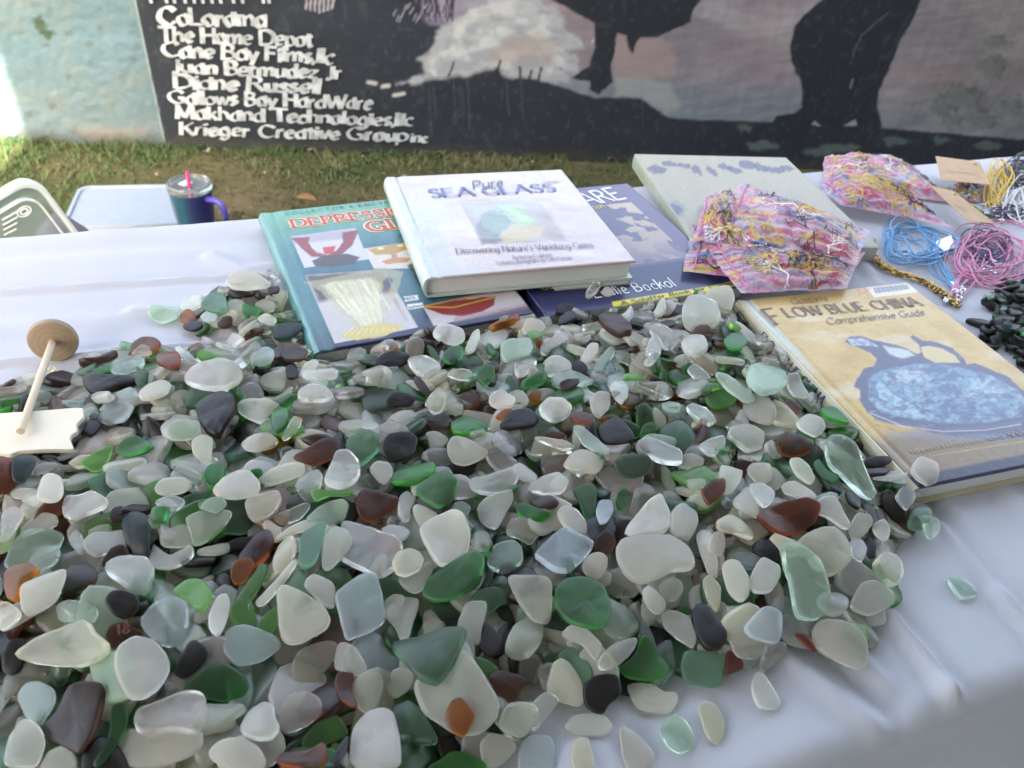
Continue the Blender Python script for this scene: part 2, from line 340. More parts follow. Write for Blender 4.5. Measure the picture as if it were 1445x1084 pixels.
def build_ground():
    # one sheet: fine near the table, reaching the horizon
    xs = np.concatenate([[-250, -80, -25, -8], np.linspace(-4, 6, 170), [9, 25, 80, 250]])
    ys = np.concatenate([[-250, -80, -25, -8], np.linspace(-3, 4, 130), [8, 25, 80, 250]])
    X, Y = np.meshgrid(xs, ys, indexing='ij'); x = X.ravel(); y = Y.ravel()
    near = (np.abs(x) < 7) & (np.abs(y) < 5)
    z = np.where(near, .02 * (fbm(x * 1.7, y * 1.7, 5) - .5) + .012 * (fbm(x * 9, y * 9, 8) - .5), 0) - .012
    m, nt, b = new_mat("lawn_soil"); L = nt.links
    tc = N(nt, "ShaderNodeTexCoord"); n1 = N(nt, "ShaderNodeTexNoise", Scale=1.6, Detail=6.0, Roughness=.65); n2 = N(nt, "ShaderNodeTexNoise", Scale=45.0, Detail=5.0)
    for n in (n1, n2): L.new(tc.outputs["Object"], n.inputs["Vector"])
    r1 = N(nt, "ShaderNodeValToRGB"); e = r1.color_ramp.elements
    e[0].position = .36; e[0].color = (.03, .042, .018, 1); e[1].position = .66; e[1].color = (.085, .072, .045, 1)
    mx = N(nt, "ShaderNodeMix", data_type='RGBA', blend_type='OVERLAY'); mx.inputs[0].default_value = .7
    L.new(n1.outputs["Fac"], r1.inputs[0]); L.new(r1.outputs[0], mx.inputs[6]); L.new(n2.outputs["Fac"], mx.inputs[7]); L.new(mx.outputs[2], b.inputs["Base Color"])
    b.inputs["Roughness"].default_value = .95; b.inputs["Specular IOR Level"].default_value = .1
    bp = N(nt, "ShaderNodeBump", Strength=.8, Distance=.02); L.new(n2.outputs["Fac"], bp.inputs["Height"]); L.new(bp.outputs[0], b.inputs["Normal"])
    o = mesh_np("ground", np.stack([x, y, z], 1), grid_faces(len(xs), len(ys)), m); tag(o, kind="structure")
build_ground()

def build_grass():
    n = 95000
    x = rng.uniform(-2.9, 2.6, n * 2); y = rng.uniform(.9, 3.4, n * 2)
    dw = (x - W0[0]) * WN[0] + (y - W0[1]) * WN[1]                  # in front of the wall
    px, py = to_px(np.stack([x, y, np.zeros_like(x)], 1))
    keep = (dw < .02) & (px > -160) & (px < 1100) & (py < 360)
    den = fbm(x * 2.1, y * 2.1, 21) * .7 + fbm(x * 9, y * 9, 22) * .45
    keep &= rng.random(n * 2) < smooth(.42, .72, den) * .92 + .08
    x, y, dw, den = x[keep][:n], y[keep][:n], dw[keep][:n], den[keep][:n]; n = len(x)
    h = rng.uniform(.012, .034, n) * (1 + .7 * smooth(-.12, 0, dw)); a = rng.uniform(0, 2 * math.pi, n); w = rng.uniform(.0014, .003, n)
    bend = rng.uniform(.3, 1.3, n) * h; bd = rng.uniform(0, 2 * math.pi, n)
    V = np.zeros((n, 5, 3)); cx, sx = np.cos(a) * w, np.sin(a) * w
    z0 = .02 * (fbm(x * 1.7, y * 1.7, 5) - .5) + .012 * (fbm(x * 9, y * 9, 8) - .5) - .014
    for k, (f, t) in enumerate(((1, 0), (-1, 0), (.75, .5), (-.75, .5), (0, 1))):
        V[:, k, 0] = x + cx * f + np.cos(bd) * bend * t * t; V[:, k, 1] = y + sx * f + np.sin(bd) * bend * t * t; V[:, k, 2] = z0 + h * t * (1 - .25 * t)
    i = np.arange(n)[:, None] * 5
    F = np.concatenate([i + np.array([[0, 1, 3]]), i + np.array([[0, 3, 2]]), i + np.array([[2, 3, 4]])], 0)
    dry = np.clip(smooth(.45, .8, fbm(x * 3.1, y * 3.1, 31)) * .7 + rng.uniform(-.3, .3, n), 0, 1)[:, None]
    c = np.array([.038, .092, .032]) * (1 - dry) + np.array([.17, .16, .09]) * dry
    c = c * rng.uniform(.5, 1.1, (n, 1)); C = np.repeat(c, 5, 0)
    m, nt, b = new_mat("grass_blades"); a_ = N(nt, "ShaderNodeVertexColor"); a_.layer_name = "paint"; nt.links.new(a_.outputs[0], b.inputs["Base Color"])
    b.inputs["Roughness"].default_value = .7; b.inputs["Specular IOR Level"].default_value = .25
    o = mesh_np("grass", V.reshape(-1, 3), F, m, smooth_=False, colors=C)
    tag(o, "short patchy lawn grass with dry tufts before the painted wall", "grass", kind="stuff")
    # dead leaf scraps and pale litter in the lawn
    k = 170; lx = rng.uniform(-2.6, 1.0, k); ly = rng.uniform(1.3, 3.0, k); q = (lx - W0[0]) * WN[0] + (ly - W0[1]) * WN[1] < -.03
    lx, ly = lx[q], ly[q]; k = len(lx); VV = []; FF = []; CC = []
    for X, Y in zip(lx, ly):
        r = random.uniform(.006, .014); a = random.uniform(0, 6.28); o_ = len(VV); z = random.uniform(.008, .022)
        for (u, v) in ((-1, 0), (-.3, .45), (.5, .4), (1, 0), (.4, -.42), (-.4, -.38)):
            VV.append((X + r * (u * math.cos(a) - v * math.sin(a)), Y + r * (u * math.sin(a) + v * math.cos(a)), z + r * .35 * abs(v) + random.uniform(0, .004)))
        FF.append(tuple(range(o_, o_ + 6))); cc = random.choice([(.14, .11, .07), (.17, .15, .11), (.1, .07, .04), (.22, .21, .18)]); CC += [cc] * 6
    o = mesh_np("leaf_litter", np.array(VV), FF, m, smooth_=False, colors=np.array(CC)); tag(o, "scraps of dead leaf scattered in the lawn", "leaf litter", kind="stuff")
build_grass()

def build_leaf():
    P = atz(433, 288, .02); mb = MB(); n = 12; V = []; F = []
    for i in range(n + 1):
        t = i / n; w = .022 * math.sin(math.pi * t) ** .8 * (1 - .3 * t)
        for s in (-1, 0, 1): V.append(((t - .5) * .085, s * w, .006 + .012 * abs(s) + .012 * math.sin(3 * t)))
    for i in range(n):
        for s in range(2): F.append((i * 3 + s, i * 3 + s + 1, (i + 1) * 3 + s + 1, (i + 1) * 3 + s))
    mb.add(V, F); o = mb.build("fallen_leaf", mat("dry_leaf", (.15, .08, .035), .7, vs=90, var=.3)); o.location = P; o.rotation_euler = (0.1, -.12, -.3)
    md = o.modifiers.new("thick", 'SOLIDIFY'); md.thickness = .0008
    tag(o, "curled brown fallen leaf on the lawn behind the books", "leaf")
build_leaf()

def build_wall():
    root = empty("mural_wall", W0, WA)
    tag(root, "stucco wall with dark mural, silhouettes and white brush lettering", "wall")
    s0, s1, hz = -2.6, 7.0, 1.4
    fs = np.concatenate([np.linspace(s0, -.35, 60), np.linspace(-.34, 4.3, 900), np.linspace(4.35, s1, 60)])
    fz = np.concatenate([np.linspace(-.15, .82, 190), np.linspace(.85, hz, 50)])
    S, Z = np.meshgrid(fs, fz, indexing='ij'); s = S.ravel(); z = Z.ravel()
    P = W0 + s[:, None] * WX + z[:, None] * np.array([0, 0, 1.0]); X, Y = to_px(P)
    # wall coordinates warped a little so painted edges look brushed
    p = Paint(X + 1.2 * (fbm(s * 30, z * 30, 3) - .5) * 3, Y + (fbm(s * 30, z * 30, 4) - .5) * 3, (.015, .023, .036))
    Xc, Yc = p.X, p.Y
    p.C *= (.75 + .7 * fbm(s * 3, z * 6, 9))[:, None]
    # painted sky to the right and the surf/cloud in the middle
    skyp = "606,-300 605,0 612,20 640,42 618,60 592,82 606,104 565,118 630,112 700,97 712,108 760,112 806,128 840,138 880,136 905,140 925,155 945,166 965,168 1090,173 1245,181 1445,197 1600,210 3400,330 3400,-900 606,-900"
    nz = fbm(s * 2.2, z * 3.5, 12)
    d = smooth(-2, 2, poly_sd(Xc, Yc, pts(skyp)) + 3 * (fbm(s * 18, z * 18, 44) - .5))
    sky_c = np.array([.235, .215, .255]) + (nz - .5)[:, None] * np.array([.26, .16, .14])
    low = smooth(.42, .2, z)[:, None]; sky_c = sky_c * (1 - .75 * low) + np.array([.14, .21, .27]) * .75 * low
    pk = smooth(.5, .7, fbm(s * 1.4 + 4, z * 2.6, 14))[:, None] * (1 - low); sky_c = sky_c * (1 - .5 * pk) + np.array([.33, .215, .23]) * .5 * pk
    wh = smooth(.56, .72, fbm(s * 1.8, z * 5 + s * .7, 16))[:, None] * smooth(.35, .5, z)[:, None]; sky_c = sky_c * (1 - .5 * wh) + np.array([.38, .39, .42]) * .5 * wh
    wx = smooth(2.9, 3.7, s)[:, None] * .6; st = fbm(s * 7, z * 7, 18)[:, None]; sky_c = sky_c * (1 - wx) + (np.array([.22, .225, .235]) * (.35 + 1.2 * st)) * wx
    br = fbm(s * 9 + z * 4, z * 60 - s * 12, 47, 3)[:, None]; sky_c = sky_c * (.8 + .4 * br) * (.9 + .2 * fbm(s * 60, z * 14, 48, 2))[:, None]
    p.C = p.C * (1 - d[:, None]) + sky_c * d[:, None]
    # cloud of spray in the middle
    p.poly("560,120 606,104 592,82 620,60 618,45 640,30 660,26 650,6 700,-20 760,0 790,25 812,52 820,66 800,72 815,85 812,100 790,96 800,112 760,110 712,104 700,97 640,108", (.38, .44, .49), 5, 9, .9, 14)
    cl = smooth(0, 8, 18 * (fbm(Xc / 14, Yc / 14, 3, 3) - .5) + poly_sd(Xc, Yc, pts('560,120 606,104 592,82 620,60 618,45 640,30 660,26 650,6 700,-20 760,0 790,25 812,52 820,66 800,72 815,85 812,100 790,96 800,112 760,110 712,104 700,97 640,108')))
    wsp = fbm(s * 16 + 2 * fbm(s * 6, z * 6, 61), z * 24, 62, 4)
    p.mix(cl * smooth(.52, .66, wsp) * .75, (.52, .58, .62)); p.mix(cl * smooth(.5, .36, wsp) * .6, (.26, .29, .36))
    p.poly("690,80 715,55 750,45 790,62 785,85 760,100 720,95", (.36, .30, .28), 8, 6, .55, 10)
    p.poly("720,88 750,80 775,92 765,108 735,106", (.30, .33, .40), 5, 3, .6)
    p.poly("585,0 600,30 625,38 648,22 690,5 700,-30 590,-40", (.22, .22, .33), 4, 4, .7)
    p.line("650,25 690,20", 5, (.5, .53, .55), .5, 2); p.line("655,45 640,28", 3, (.55, .57, .58), .5, 2)
    p.line("842,50 836,60", 2.5, (.5, .55, .6), .8, 1)
    p.poly("855,60 880,48 935,55 955,80 950,110 900,112 865,108", (.34, .27, .275), 8, 6, .6); p.poly("870,112 910,110 945,118 962,150 940,160 905,138 870,136", (.30, .34, .37), 5, 3, .7)
    # dark silhouettes
    K = (.014, .021, .032)
    p.poly("720,-150 735,-70 779,0 812,17 839,33 840,66 832,93 806,110 832,115 832,126 845,134 865,115 862,93 872,47 884,50 886,66 893,76 899,58 905,53 925,53 960,38 975,32 977,17 989,0 1020,-50 1030,-120 990,-190 900,-225 790,-215", K, 1.5, 1.5)
    p.poly("1210,-160 1190,-60 1161,0 1135,20 1121,37 1114,67 1116,87 1128,111 1133,134 1131,151 1118,161 1094,164 1089,176 1120,186 1245,183 1242,164 1237,151 1240,128 1255,97 1272,54 1289,27 1299,0 1325,-80 1320,-170 1265,-215", K, 1.5, 1.0)
    p.poly("1145,176 1150,171 1160,178", (.3, .3, .36), .8); p.poly("1190,177 1207,168 1210,178", (.3, .3, .36), .8)
    p.line("1253,18 1215,50 1207,68 1203,82", 1.2, (.13, .14, .15), .8); p.line("1203,112 1200,124", 2.2, (.22, .28, .31), .8)
    p.line("1205,50 1190,40", 1, (.12, .13, .14), .8)
    # rock base and sea-green scuffs at the foot
    for a, b_, w_ in ((1075, 205, 22), (1185, 210, 30), (1150, 216, 20), (1265, 200, 18), (1330, 197, 14), (1050, 180, 10), (1395, 205, 18)):
        q = [(a + w_ * math.cos(t) * random.uniform(.7, 1.3), b_ + 6 * math.sin(t) * random.uniform(.6, 1.4)) for t in np.linspace(0, 6, 9)]
        p.poly(q, (.12, .18, .18), 3, 4, .6)
    for a, b_, w_ in ((1330, 150, 20), (1360, 130, 26), (1390, 170, 22), (1410, 60, 16), (1400, 95, 22), (1345, 170, 14), (1430, 150, 18)):
        q = [(a + w_ * math.cos(t) * random.uniform(.6, 1.3), b_ + .7 * w_ * math.sin(t) * random.uniform(.6, 1.4)) for t in np.linspace(0, 6, 9)]
        p.poly(q, (.06, .07, .07), 5, 9, .55, 6); p.poly([(x_ - 9, y_ + 5) for x_, y_ in q], (.22, .27, .27), 5, 9, .3, 6, seed=9)
    # drips and streaks in the dark part, spray dabs
    for a in (652, 648, 660, 715, 612, 606, 905, 735, 640):
        p.line([(a, 110 + random.uniform(-8, 20)), (a + 3, random.uniform(160, 190))], random.uniform(1, 2.4), (.11, .135, .155), .3)
    for q in ("520,116 530,118", "540,122 549,121", "556,134 569,132"): p.line(q, 5, (.5, .53, .56), .9, 1.5)
    for a, b_, c_, e_ in ((634, 108, 640, 88), (700, 106, 706, 86), (735, 112, 733, 95), (760, 116, 764, 96), (705, 116, 702, 98), (745, 115, 750, 100)):
        p.line([(a, b_), (c_, e_)], 3.5, K, .95, 1.2)
    for k in range(26):                                              # fronds against the dusk sky
        a = 575 + 8 * (k % 9) - 3 * (k // 9); p.line([(a, 30 - 6 * (k // 9)), (a + random.uniform(-9, 9), -12)], random.uniform(1.5, 3), K, .9)
    for k in range(14): p.line([(555 + 4 * k, 22 + 10 * math.sin(k)), (559 + 4 * k, 14 + 10 * math.sin(k))], 2, (.33, .35, .42), .7)
    for k in range(7): p.line([(433 + 6 * k, 18 - 2 * abs(k - 3)), (431 + 7 * k, -10)], 3, (.38, .38, .46), .9)
    # pale blue-green field on the left with worn stucco
    blue = smooth(.003, -.003, s - .480 - .004 * (fbm(z * 25, s * 0, 6) - .5))
    bc = np.array([.16, .30, .385]) * (.82 + .36 * fbm(s * 4, z * 4, 23))[:, None]
    g = smooth(.5, .75, fbm(s * 13, z * 13, 25))[:, None] * .35; bc = bc * (1 - g) + np.array([.24, .30, .28]) * g
    bc = bc * (1 - .22 * smooth(.35, .05, z)[:, None]) + np.array([.3, .33, .33]) * .22 * smooth(.35, .05, z)[:, None]
    w_ = (smooth(.085, .03, z + .06 * (fbm(s * 9, z * 9, 27) - .5)) * smooth(.5, .62, fbm(s * 6 + 2, z * 8, 29) + .12))[:, None] * .8
    bc = bc * (1 - w_ * .7) + np.array([.36, .32, .29]) * w_ * .7
    p.C = p.C * (1 - blue[:, None]) + bc * blue[:, None]
    p.line("190,0 232,199", 2.0, (.36, .5, .53), .6)
    p.poly("47,28 58,22 66,36 78,48 70,56 60,48 50,42", (.05, .10, .045), 3, 5, .85, 5)
    for a, b_ in ((64, 64), (95, 45), (187, 82), (97, 107), (185, 35), (75, 150), (40, 160), (140, 40), (125, 62)):
        p.poly([(a - 5, b_ - 2), (a + 4, b_ - 4), (a + 6, b_ + 2), (a - 2, b_ + 5)], (.12, .15, .12), 2.5, 3, .6, 4)
    # grime along the foot
    gr = smooth(.05, .0, z + .03 * (fbm(s * 12, z * 6, 33) - .5))[:, None] * .6; p.C = p.C * (1 - gr) + np.array([.05, .05, .04]) * gr
    scf = smooth(.60, .74, fbm(s * 60, z * 40, 71, 4)) * (1 - blue) * .07; p.mix(scf, (.24, .28, .31))
    rel = .007 * (fbm(s * 12, z * 12, 41, 4) - .5) * (.4 + .9 * blue) + .004 * (fbm(s * 45, z * 45, 43, 3) - .5) * (.4 + blue)
    p.C *= np.where(blue > .5, .42, .66)[:, None]
    m = paint_mat("mural_paint", .82, bump=.35, bs=55, bd=.004, spec=.25, fine=.3, fs=260)
    V = np.stack([s, -rel, z], 1); F = grid_faces(len(fs), len(fz))
    mesh_np("painted_face", V, F, m, root, colors=p.C)
    mb = MB(); mb.box(s0, s1, .012, .20, -.15, hz + .002); mb.build("wall_body", mat("grey_stucco", (.34, .35, .34), .9, bump=.4, bs=60), root, sm=False)
    mb = MB(); mb.box(s0 - .03, s1 + .03, -.03, .23, hz + .004, hz + .06); mb.build("coping", mat("concrete_cap", (.32, .31, .29), .9, bump=.4, bs=60), root, sm=False)
    # white brush lettering
    tm = mat("white_wall_paint", (.23, .275, .31), .8, var=.35, vs=30)
    rows = (("CoLorama", 226, 34, 376, 37, .046), ("The Home Depot", 226, 57, 441, 65, .042), ("Cane Bay Films,llc", 231, 79, 471, 89, .042),
            ("Juan Bermudez Jr", 243, 101, 482, 111, .040), ("Diane Russell", 246, 123, 451, 131, .043), ("Gallows Bay HardWare", 240, 145, 525, 153, .041),
            ("Makhand Technologies,llc", 249, 166, 582, 177, .041), ("Krieger Creative Group", 254, 189, 574, 198, .041), ("inc", 579, 199, 603, 200, .032))
    for k, (t, xa, ya, xb, yb, h) in enumerate(rows):
        a = wall_at(xa, ya); b = wall_at(xb, yb)
        put_text(t.replace('a', '@'), (a[0], -.0075, a[1]), (b[0], -.0075, b[1]), (0, 0, 1), h * 1.14, tm, root, nib=32, wmax=.27, wmin=.09, slant=.10, gap=.06, jit=.035, seed=k)
    # feet of one more painted line, cut by the frame: plain dabs
    for k, x_ in enumerate((214, 236, 247, 262, 275, 287, 300, 312, 330, 343, 372, 380)):
        a = wall_at(x_, 4); mb = MB(); mb.box(a[0] - .004, a[0] + .006, -.0085 - .0001 * k, -.0075, a[1], a[1] + .034); mb.build("brush_dab", tm, root, sm=False)
build_wall()

def build_building():  # unseen building, put behind the camera to cast the shade and darken fronts
    root = empty("shade_building", (-1.086, -1.2, 0), math.atan2(-SAZ[0], -SAZ[1]) * -1)
    tag(root, "unseen plain stucco building added behind the camera to shade the stall", "building")
    st = mat("cream_stucco", (.6, .6, .6), .9, bump=.3, bs=40); tr = mat("white_trim", (.7, .7, .68), .7); gl = mat("dark_window_glass", (.05, .06, .07), .1)
    mb = MB(); mb.box(0, 13, -6, 0, -.1, 8.0); mb.build("wall", st, root, sm=False)
    mb = MB(); mb.box(0.004, 13.1, -6.1, .0, 8.002, 8.3); mb.build("roof", mat("roof_edge", (.25, .1, .07), .8), root, sm=False)
    for fl in (1.0, 4.4):
        for k in range(5):
            x = 1.2 + 2.5 * k
            if fl < 2 and k == 2:
                mb = MB(); mb.box(x - .05, x + 1.05, .003, .06, 0, 2.2); d = mb.build("door", mat("brown_door", (.16, .09, .05), .5), root, sm=False)
                mb = MB(); mb.box(x + .88, x + .93, .062, .11, 1.0, 1.12); mb.build("handle", gl, d, sm=False); continue
            mb = MB(); mb.box(x - .08, x + 1.08, .003, .05, fl - .08, fl + 1.58); f = mb.build("window", tr, root, sm=False)
            mb = MB(); mb.box(x, x + 1.0, .052, .058, fl, fl + 1.5); mb.build("pane", gl, f, sm=False)
build_building()

def build_canopy():  # unseen canopy, put in to block overhead sky so light enters from behind
    cx, cy = .86, -.25; root = empty("shade_canopy", (cx, cy, 0), WA); tag(root, "unseen canopy tent added over the stall to block overhead light", "canopy")
    fab = mat("canopy_fabric", (.72, .73, .76), .8, bump=.1, bs=60); st = mat("canopy_steel", (.6, .6, .6), .4, metal=.7); hx, hy, ze = 1.95, 1.28, 2.15
    C = [(-hx, -hy), (hx, -hy), (hx, hy), (-hx, hy)]
    for k in range(4):
        a, b = C[k], C[(k + 1) % 4]; mb = MB(); mb.add([(a[0], a[1], ze), (b[0], b[1], ze), (0, 0, 2.95)], [(0, 1, 2)]); o = mb.build("roof_panel", fab, root, sm=False)
        md = o.modifiers.new("thick", 'SOLIDIFY'); md.thickness = .004
        mb = MB(); n = math.hypot(b[0] - a[0], b[1] - a[1]); ux, uy = (b[0] - a[0]) / n, (b[1] - a[1]) / n; ox, oy = uy * .006, -ux * .006
        V = [(a[0] + ox, a[1] + oy, ze), (b[0] + ox, b[1] + oy, ze), (b[0] + ox, b[1] + oy, ze - .16), (a[0] + ox, a[1] + oy, ze - .16)]; V += [(x + ox * .5, y + oy * .5, z) for x, y, z in V]
        mb.add(V, [(0, 3, 2, 1), (4, 5, 6, 7), (0, 1, 5, 4), (2, 3, 7, 6), (1, 2, 6, 5), (3, 0, 4, 7)]); mb.build("valance", fab, root, sm=False)
        mb = MB(); mb.box(a[0] * .985 - .018, a[0] * .985 + .018, a[1] * .985 - .018, a[1] * .985 + .018, -.02, ze - .01); mb.build("post", st, root, sm=False)
build_canopy()

# ------------------------------------------------------------------ table and cloth
U0, U1, V0, V1 = -.47, 1.365, .120, .905
def tuv(x, y): return x * TX[0] + y * TX[1], x * TY[0] + y * TY[1]
def build_table():
    root = empty("folding_table", (0, 0, 0), TA); tag(root, "long folding table hidden under the white cloth", "table")
    g = mat("grey_plastic", (.55, .55, .54), .6); st = mat("grey_steel", (.2, .2, .21), .4, metal=.8)
    mb = MB(); mb.box(U0 + .004, U1 - .004, V0 + .006, V1 - .004, ZT - .05, ZT - .008, .02); mb.build("table_top", g, root)
    for x in (U0 + .25, U1 - .25):
        for y in (V0 + .1, V1 - .1):
            mb = MB(); mb.tube([(x, y, -.02), (x, y, .3), (x, y, ZT - .052)], .014, 10); mb.build("leg", st, root)
        mb = MB(); mb.tube([(x, V0 + .1, .12), (x, V1 - .1, .12)], .011, 8); mb.build("cross_bar", st, root)
build_table()

CREASES = [  # (photo pixel polyline, height m, half width m, one-sided)
    ("1332,743 1390,812 1445,877 1500,940", .0045, .009), ("1246,866 1300,925 1341,980", .0055, .008), ("1310,705 1345,752 1400,820", -.003, .012),
    ("1108,926 1180,985 1243,1030", .004, .012), ("1150,900 1200,950 1260,1000", -.003, .012), ("1341,980 1375,1003", .003, .012),
    ("1160,720 1250,860", .002, .02), ("1420,690 1520,800", .003, .015), ("1180,890 1210,925 1250,965", .003, .01),
    ("0,413 130,405 250,395 400,388 520,372", .0035, .006), ("-60,520 0,512 100,504 230,492 340,482", .0035, .006),
    ("-40,470 120,455 300,430 420,425", .002, .02), ("0,360 200,345 380,335", -.002, .02), ("300,362 345,380 400,375", .003, .012), ("190,440 260,448 330,470", .003, .01),
    ("1060,560 1150,640", .001, .02), ("1230,385 1190,330", .003, .012), ("1150,320 1240,400", .002, .012), ("1330,440 1360,500", .003, .012), ("1010,975 960,1040", .002, .02), ("870,1010 820,1084", .002, .02)]
def cloth_h(x, y):
    """height of the cloth above its level"""
    X, Y = to_px(np.stack([x, y, np.full_like(x, ZT)], 1)); u, v = tuv(x, y)
    h = .0035 * (fbm(u * 6, v * 9, 51, 3) - .5) + .0016 * (fbm(u * 22, v * 18, 53, 3) - .5)
    h = h + .0022 * np.sin(u * 46 + 3 * fbm(u * 3, v * 3, 55)) * smooth(.30, .14, v)        # gathers near the front edge
    for pl, a, w in CREASES:
        P = np.array([at(*q)[:2] for q in pts(pl)])
        d = line_d(x, y, P); w = w * .75; h = h + 1.15 * a * np.exp(-(d / w) ** 2 * 1.2) - a * .3 * np.exp(-((d - w * 1.8) / w) ** 2)
    return h
def build_cloth():
    m, nt, b = new_mat("white_polyester"); L = nt.links; tc = N(nt, "ShaderNodeTexCoord")
    b.inputs["Base Color"].default_value = (.43, .44, .475, 1); b.inputs["Roughness"].default_value = .62; b.inputs["Sheen Weight"].default_value = .25; b.inputs["Sheen Roughness"].default_value = .4
    b.inputs["Specular IOR Level"].default_value = .3
    w1 = N(nt, "ShaderNodeTexWave", Scale=330.0, Distortion=1.2); w1.bands_direction = 'X'; w2 = N(nt, "ShaderNodeTexWave", Scale=330.0, Distortion=1.2); w2.bands_direction = 'Y'
    nz = N(nt, "ShaderNodeTexNoise", Scale=900.0, Detail=3.0); n5 = N(nt, "ShaderNodeTexNoise", Scale=25.0, Detail=4.0)
    for n in (w1, w2, nz, n5): L.new(tc.outputs["Object"], n.inputs["Vector"])
    ad = N(nt, "ShaderNodeMath", operation='ADD'); L.new(w1.outputs["Fac"], ad.inputs[0]); L.new(w2.outputs["Fac"], ad.inputs[1])
    a2 = N(nt, "ShaderNodeMath", operation='ADD'); L.new(ad.outputs[0], a2.inputs[0]); L.new(nz.outputs["Fac"], a2.inputs[1])
    bp = N(nt, "ShaderNodeBump", Strength=.22, Distance=.0005); L.new(a2.outputs[0], bp.inputs["Height"])
    b5 = N(nt, "ShaderNodeBump", Strength=.12, Distance=.004); L.new(n5.outputs["Fac"], b5.inputs["Height"]); L.new(b5.outputs[0], bp.inputs["Normal"]); L.new(bp.outputs[0], b.inputs["Normal"])
    # path across the cloth: down the front, over the top, down the back
    drop = .42; R = .018
    def prof(n, a, b_): return np.linspace(a, b_, n)
    def axis(lo, hi, step):
        k1 = np.linspace(-drop, -R * .4, 46); top = np.arange(lo + R, hi - R, step); arc = np.linspace(0, math.pi / 2, 7)
        pos = []; hz = []; out = []
        for q in k1[:-1]: pos.append(lo); hz.append(-R + q); out.append(-q)
        for t in arc: pos.append(lo + R - R * math.cos(t)); hz.append(-R + R * math.sin(t)); out.append(0)
        for q in top[1:-1]: pos.append(q); hz.append(0); out.append(0)
        for t in arc[::-1]: pos.append(hi - R + R * math.cos(t)); hz.append(-R + R * math.sin(t)); out.append(0)
        for q in k1[::-1][1:]: pos.append(hi); hz.append(-R + q); out.append(-q)
        return np.array(pos), np.array(hz), np.array(out)
    pu, hu, ou = axis(U0, U1, .0045); pv, hv, ov = axis(V0, V1, .0045)
    Uu, Vv = np.meshgrid(pu, pv, indexing='ij'); HU, HV = np.meshgrid(hu, hv, indexing='ij'); OU, OV = np.meshgrid(ou, ov, indexing='ij')
    u = Uu.ravel(); v = Vv.ravel(); hu_ = HU.ravel(); hv_ = HV.ravel(); ou_ = OU.ravel(); ov_ = OV.ravel()
    # the hanging sides wave and flare
    wav = .5 * np.sin(u * 17 + 1.5 * np.sin(u * 6)) + .35 * np.sin(u * 41 + 1.0) + .3 * np.sin(u * 73)
    wav2 = .6 * np.sin(v * 19 + 1.0) + .4 * np.sin(v * 47)
    amp = smooth(0, .22, ov_)
    dv = (.05 + .026 * wav) * amp + .10 * ov_ * amp
    v = v + np.where(v < (V0 + V1) / 2, -dv, dv) * (ov_ > 0)
    amp2 = smooth(0, .22, ou_); du = (.05 + .026 * wav2) * amp2 + .1 * ou_ * amp2
    u = u + np.where(u < (U0 + U1) / 2, -du, du) * (ou_ > 0)
    x = u * TX[0] + v * TY[0]; y = u * TX[1] + v * TY[1]
    side = np.clip(1 - (ov_ + ou_) / .03, 0, 1)
    z = ZT + np.minimum(hu_, hv_) + cloth_h(x, y) * side
    corner = (ou_ > 0) & (ov_ > 0)
    z = np.where(corner, ZT - R - np.maximum(ou_, ov_), z)
    o = mesh_np("tablecloth", np.stack([x, y, z], 1), grid_faces(len(pu), len(pv)), m)
    tag(o, "white polyester cloth draped and creased over the long table", "tablecloth")
build_cloth()

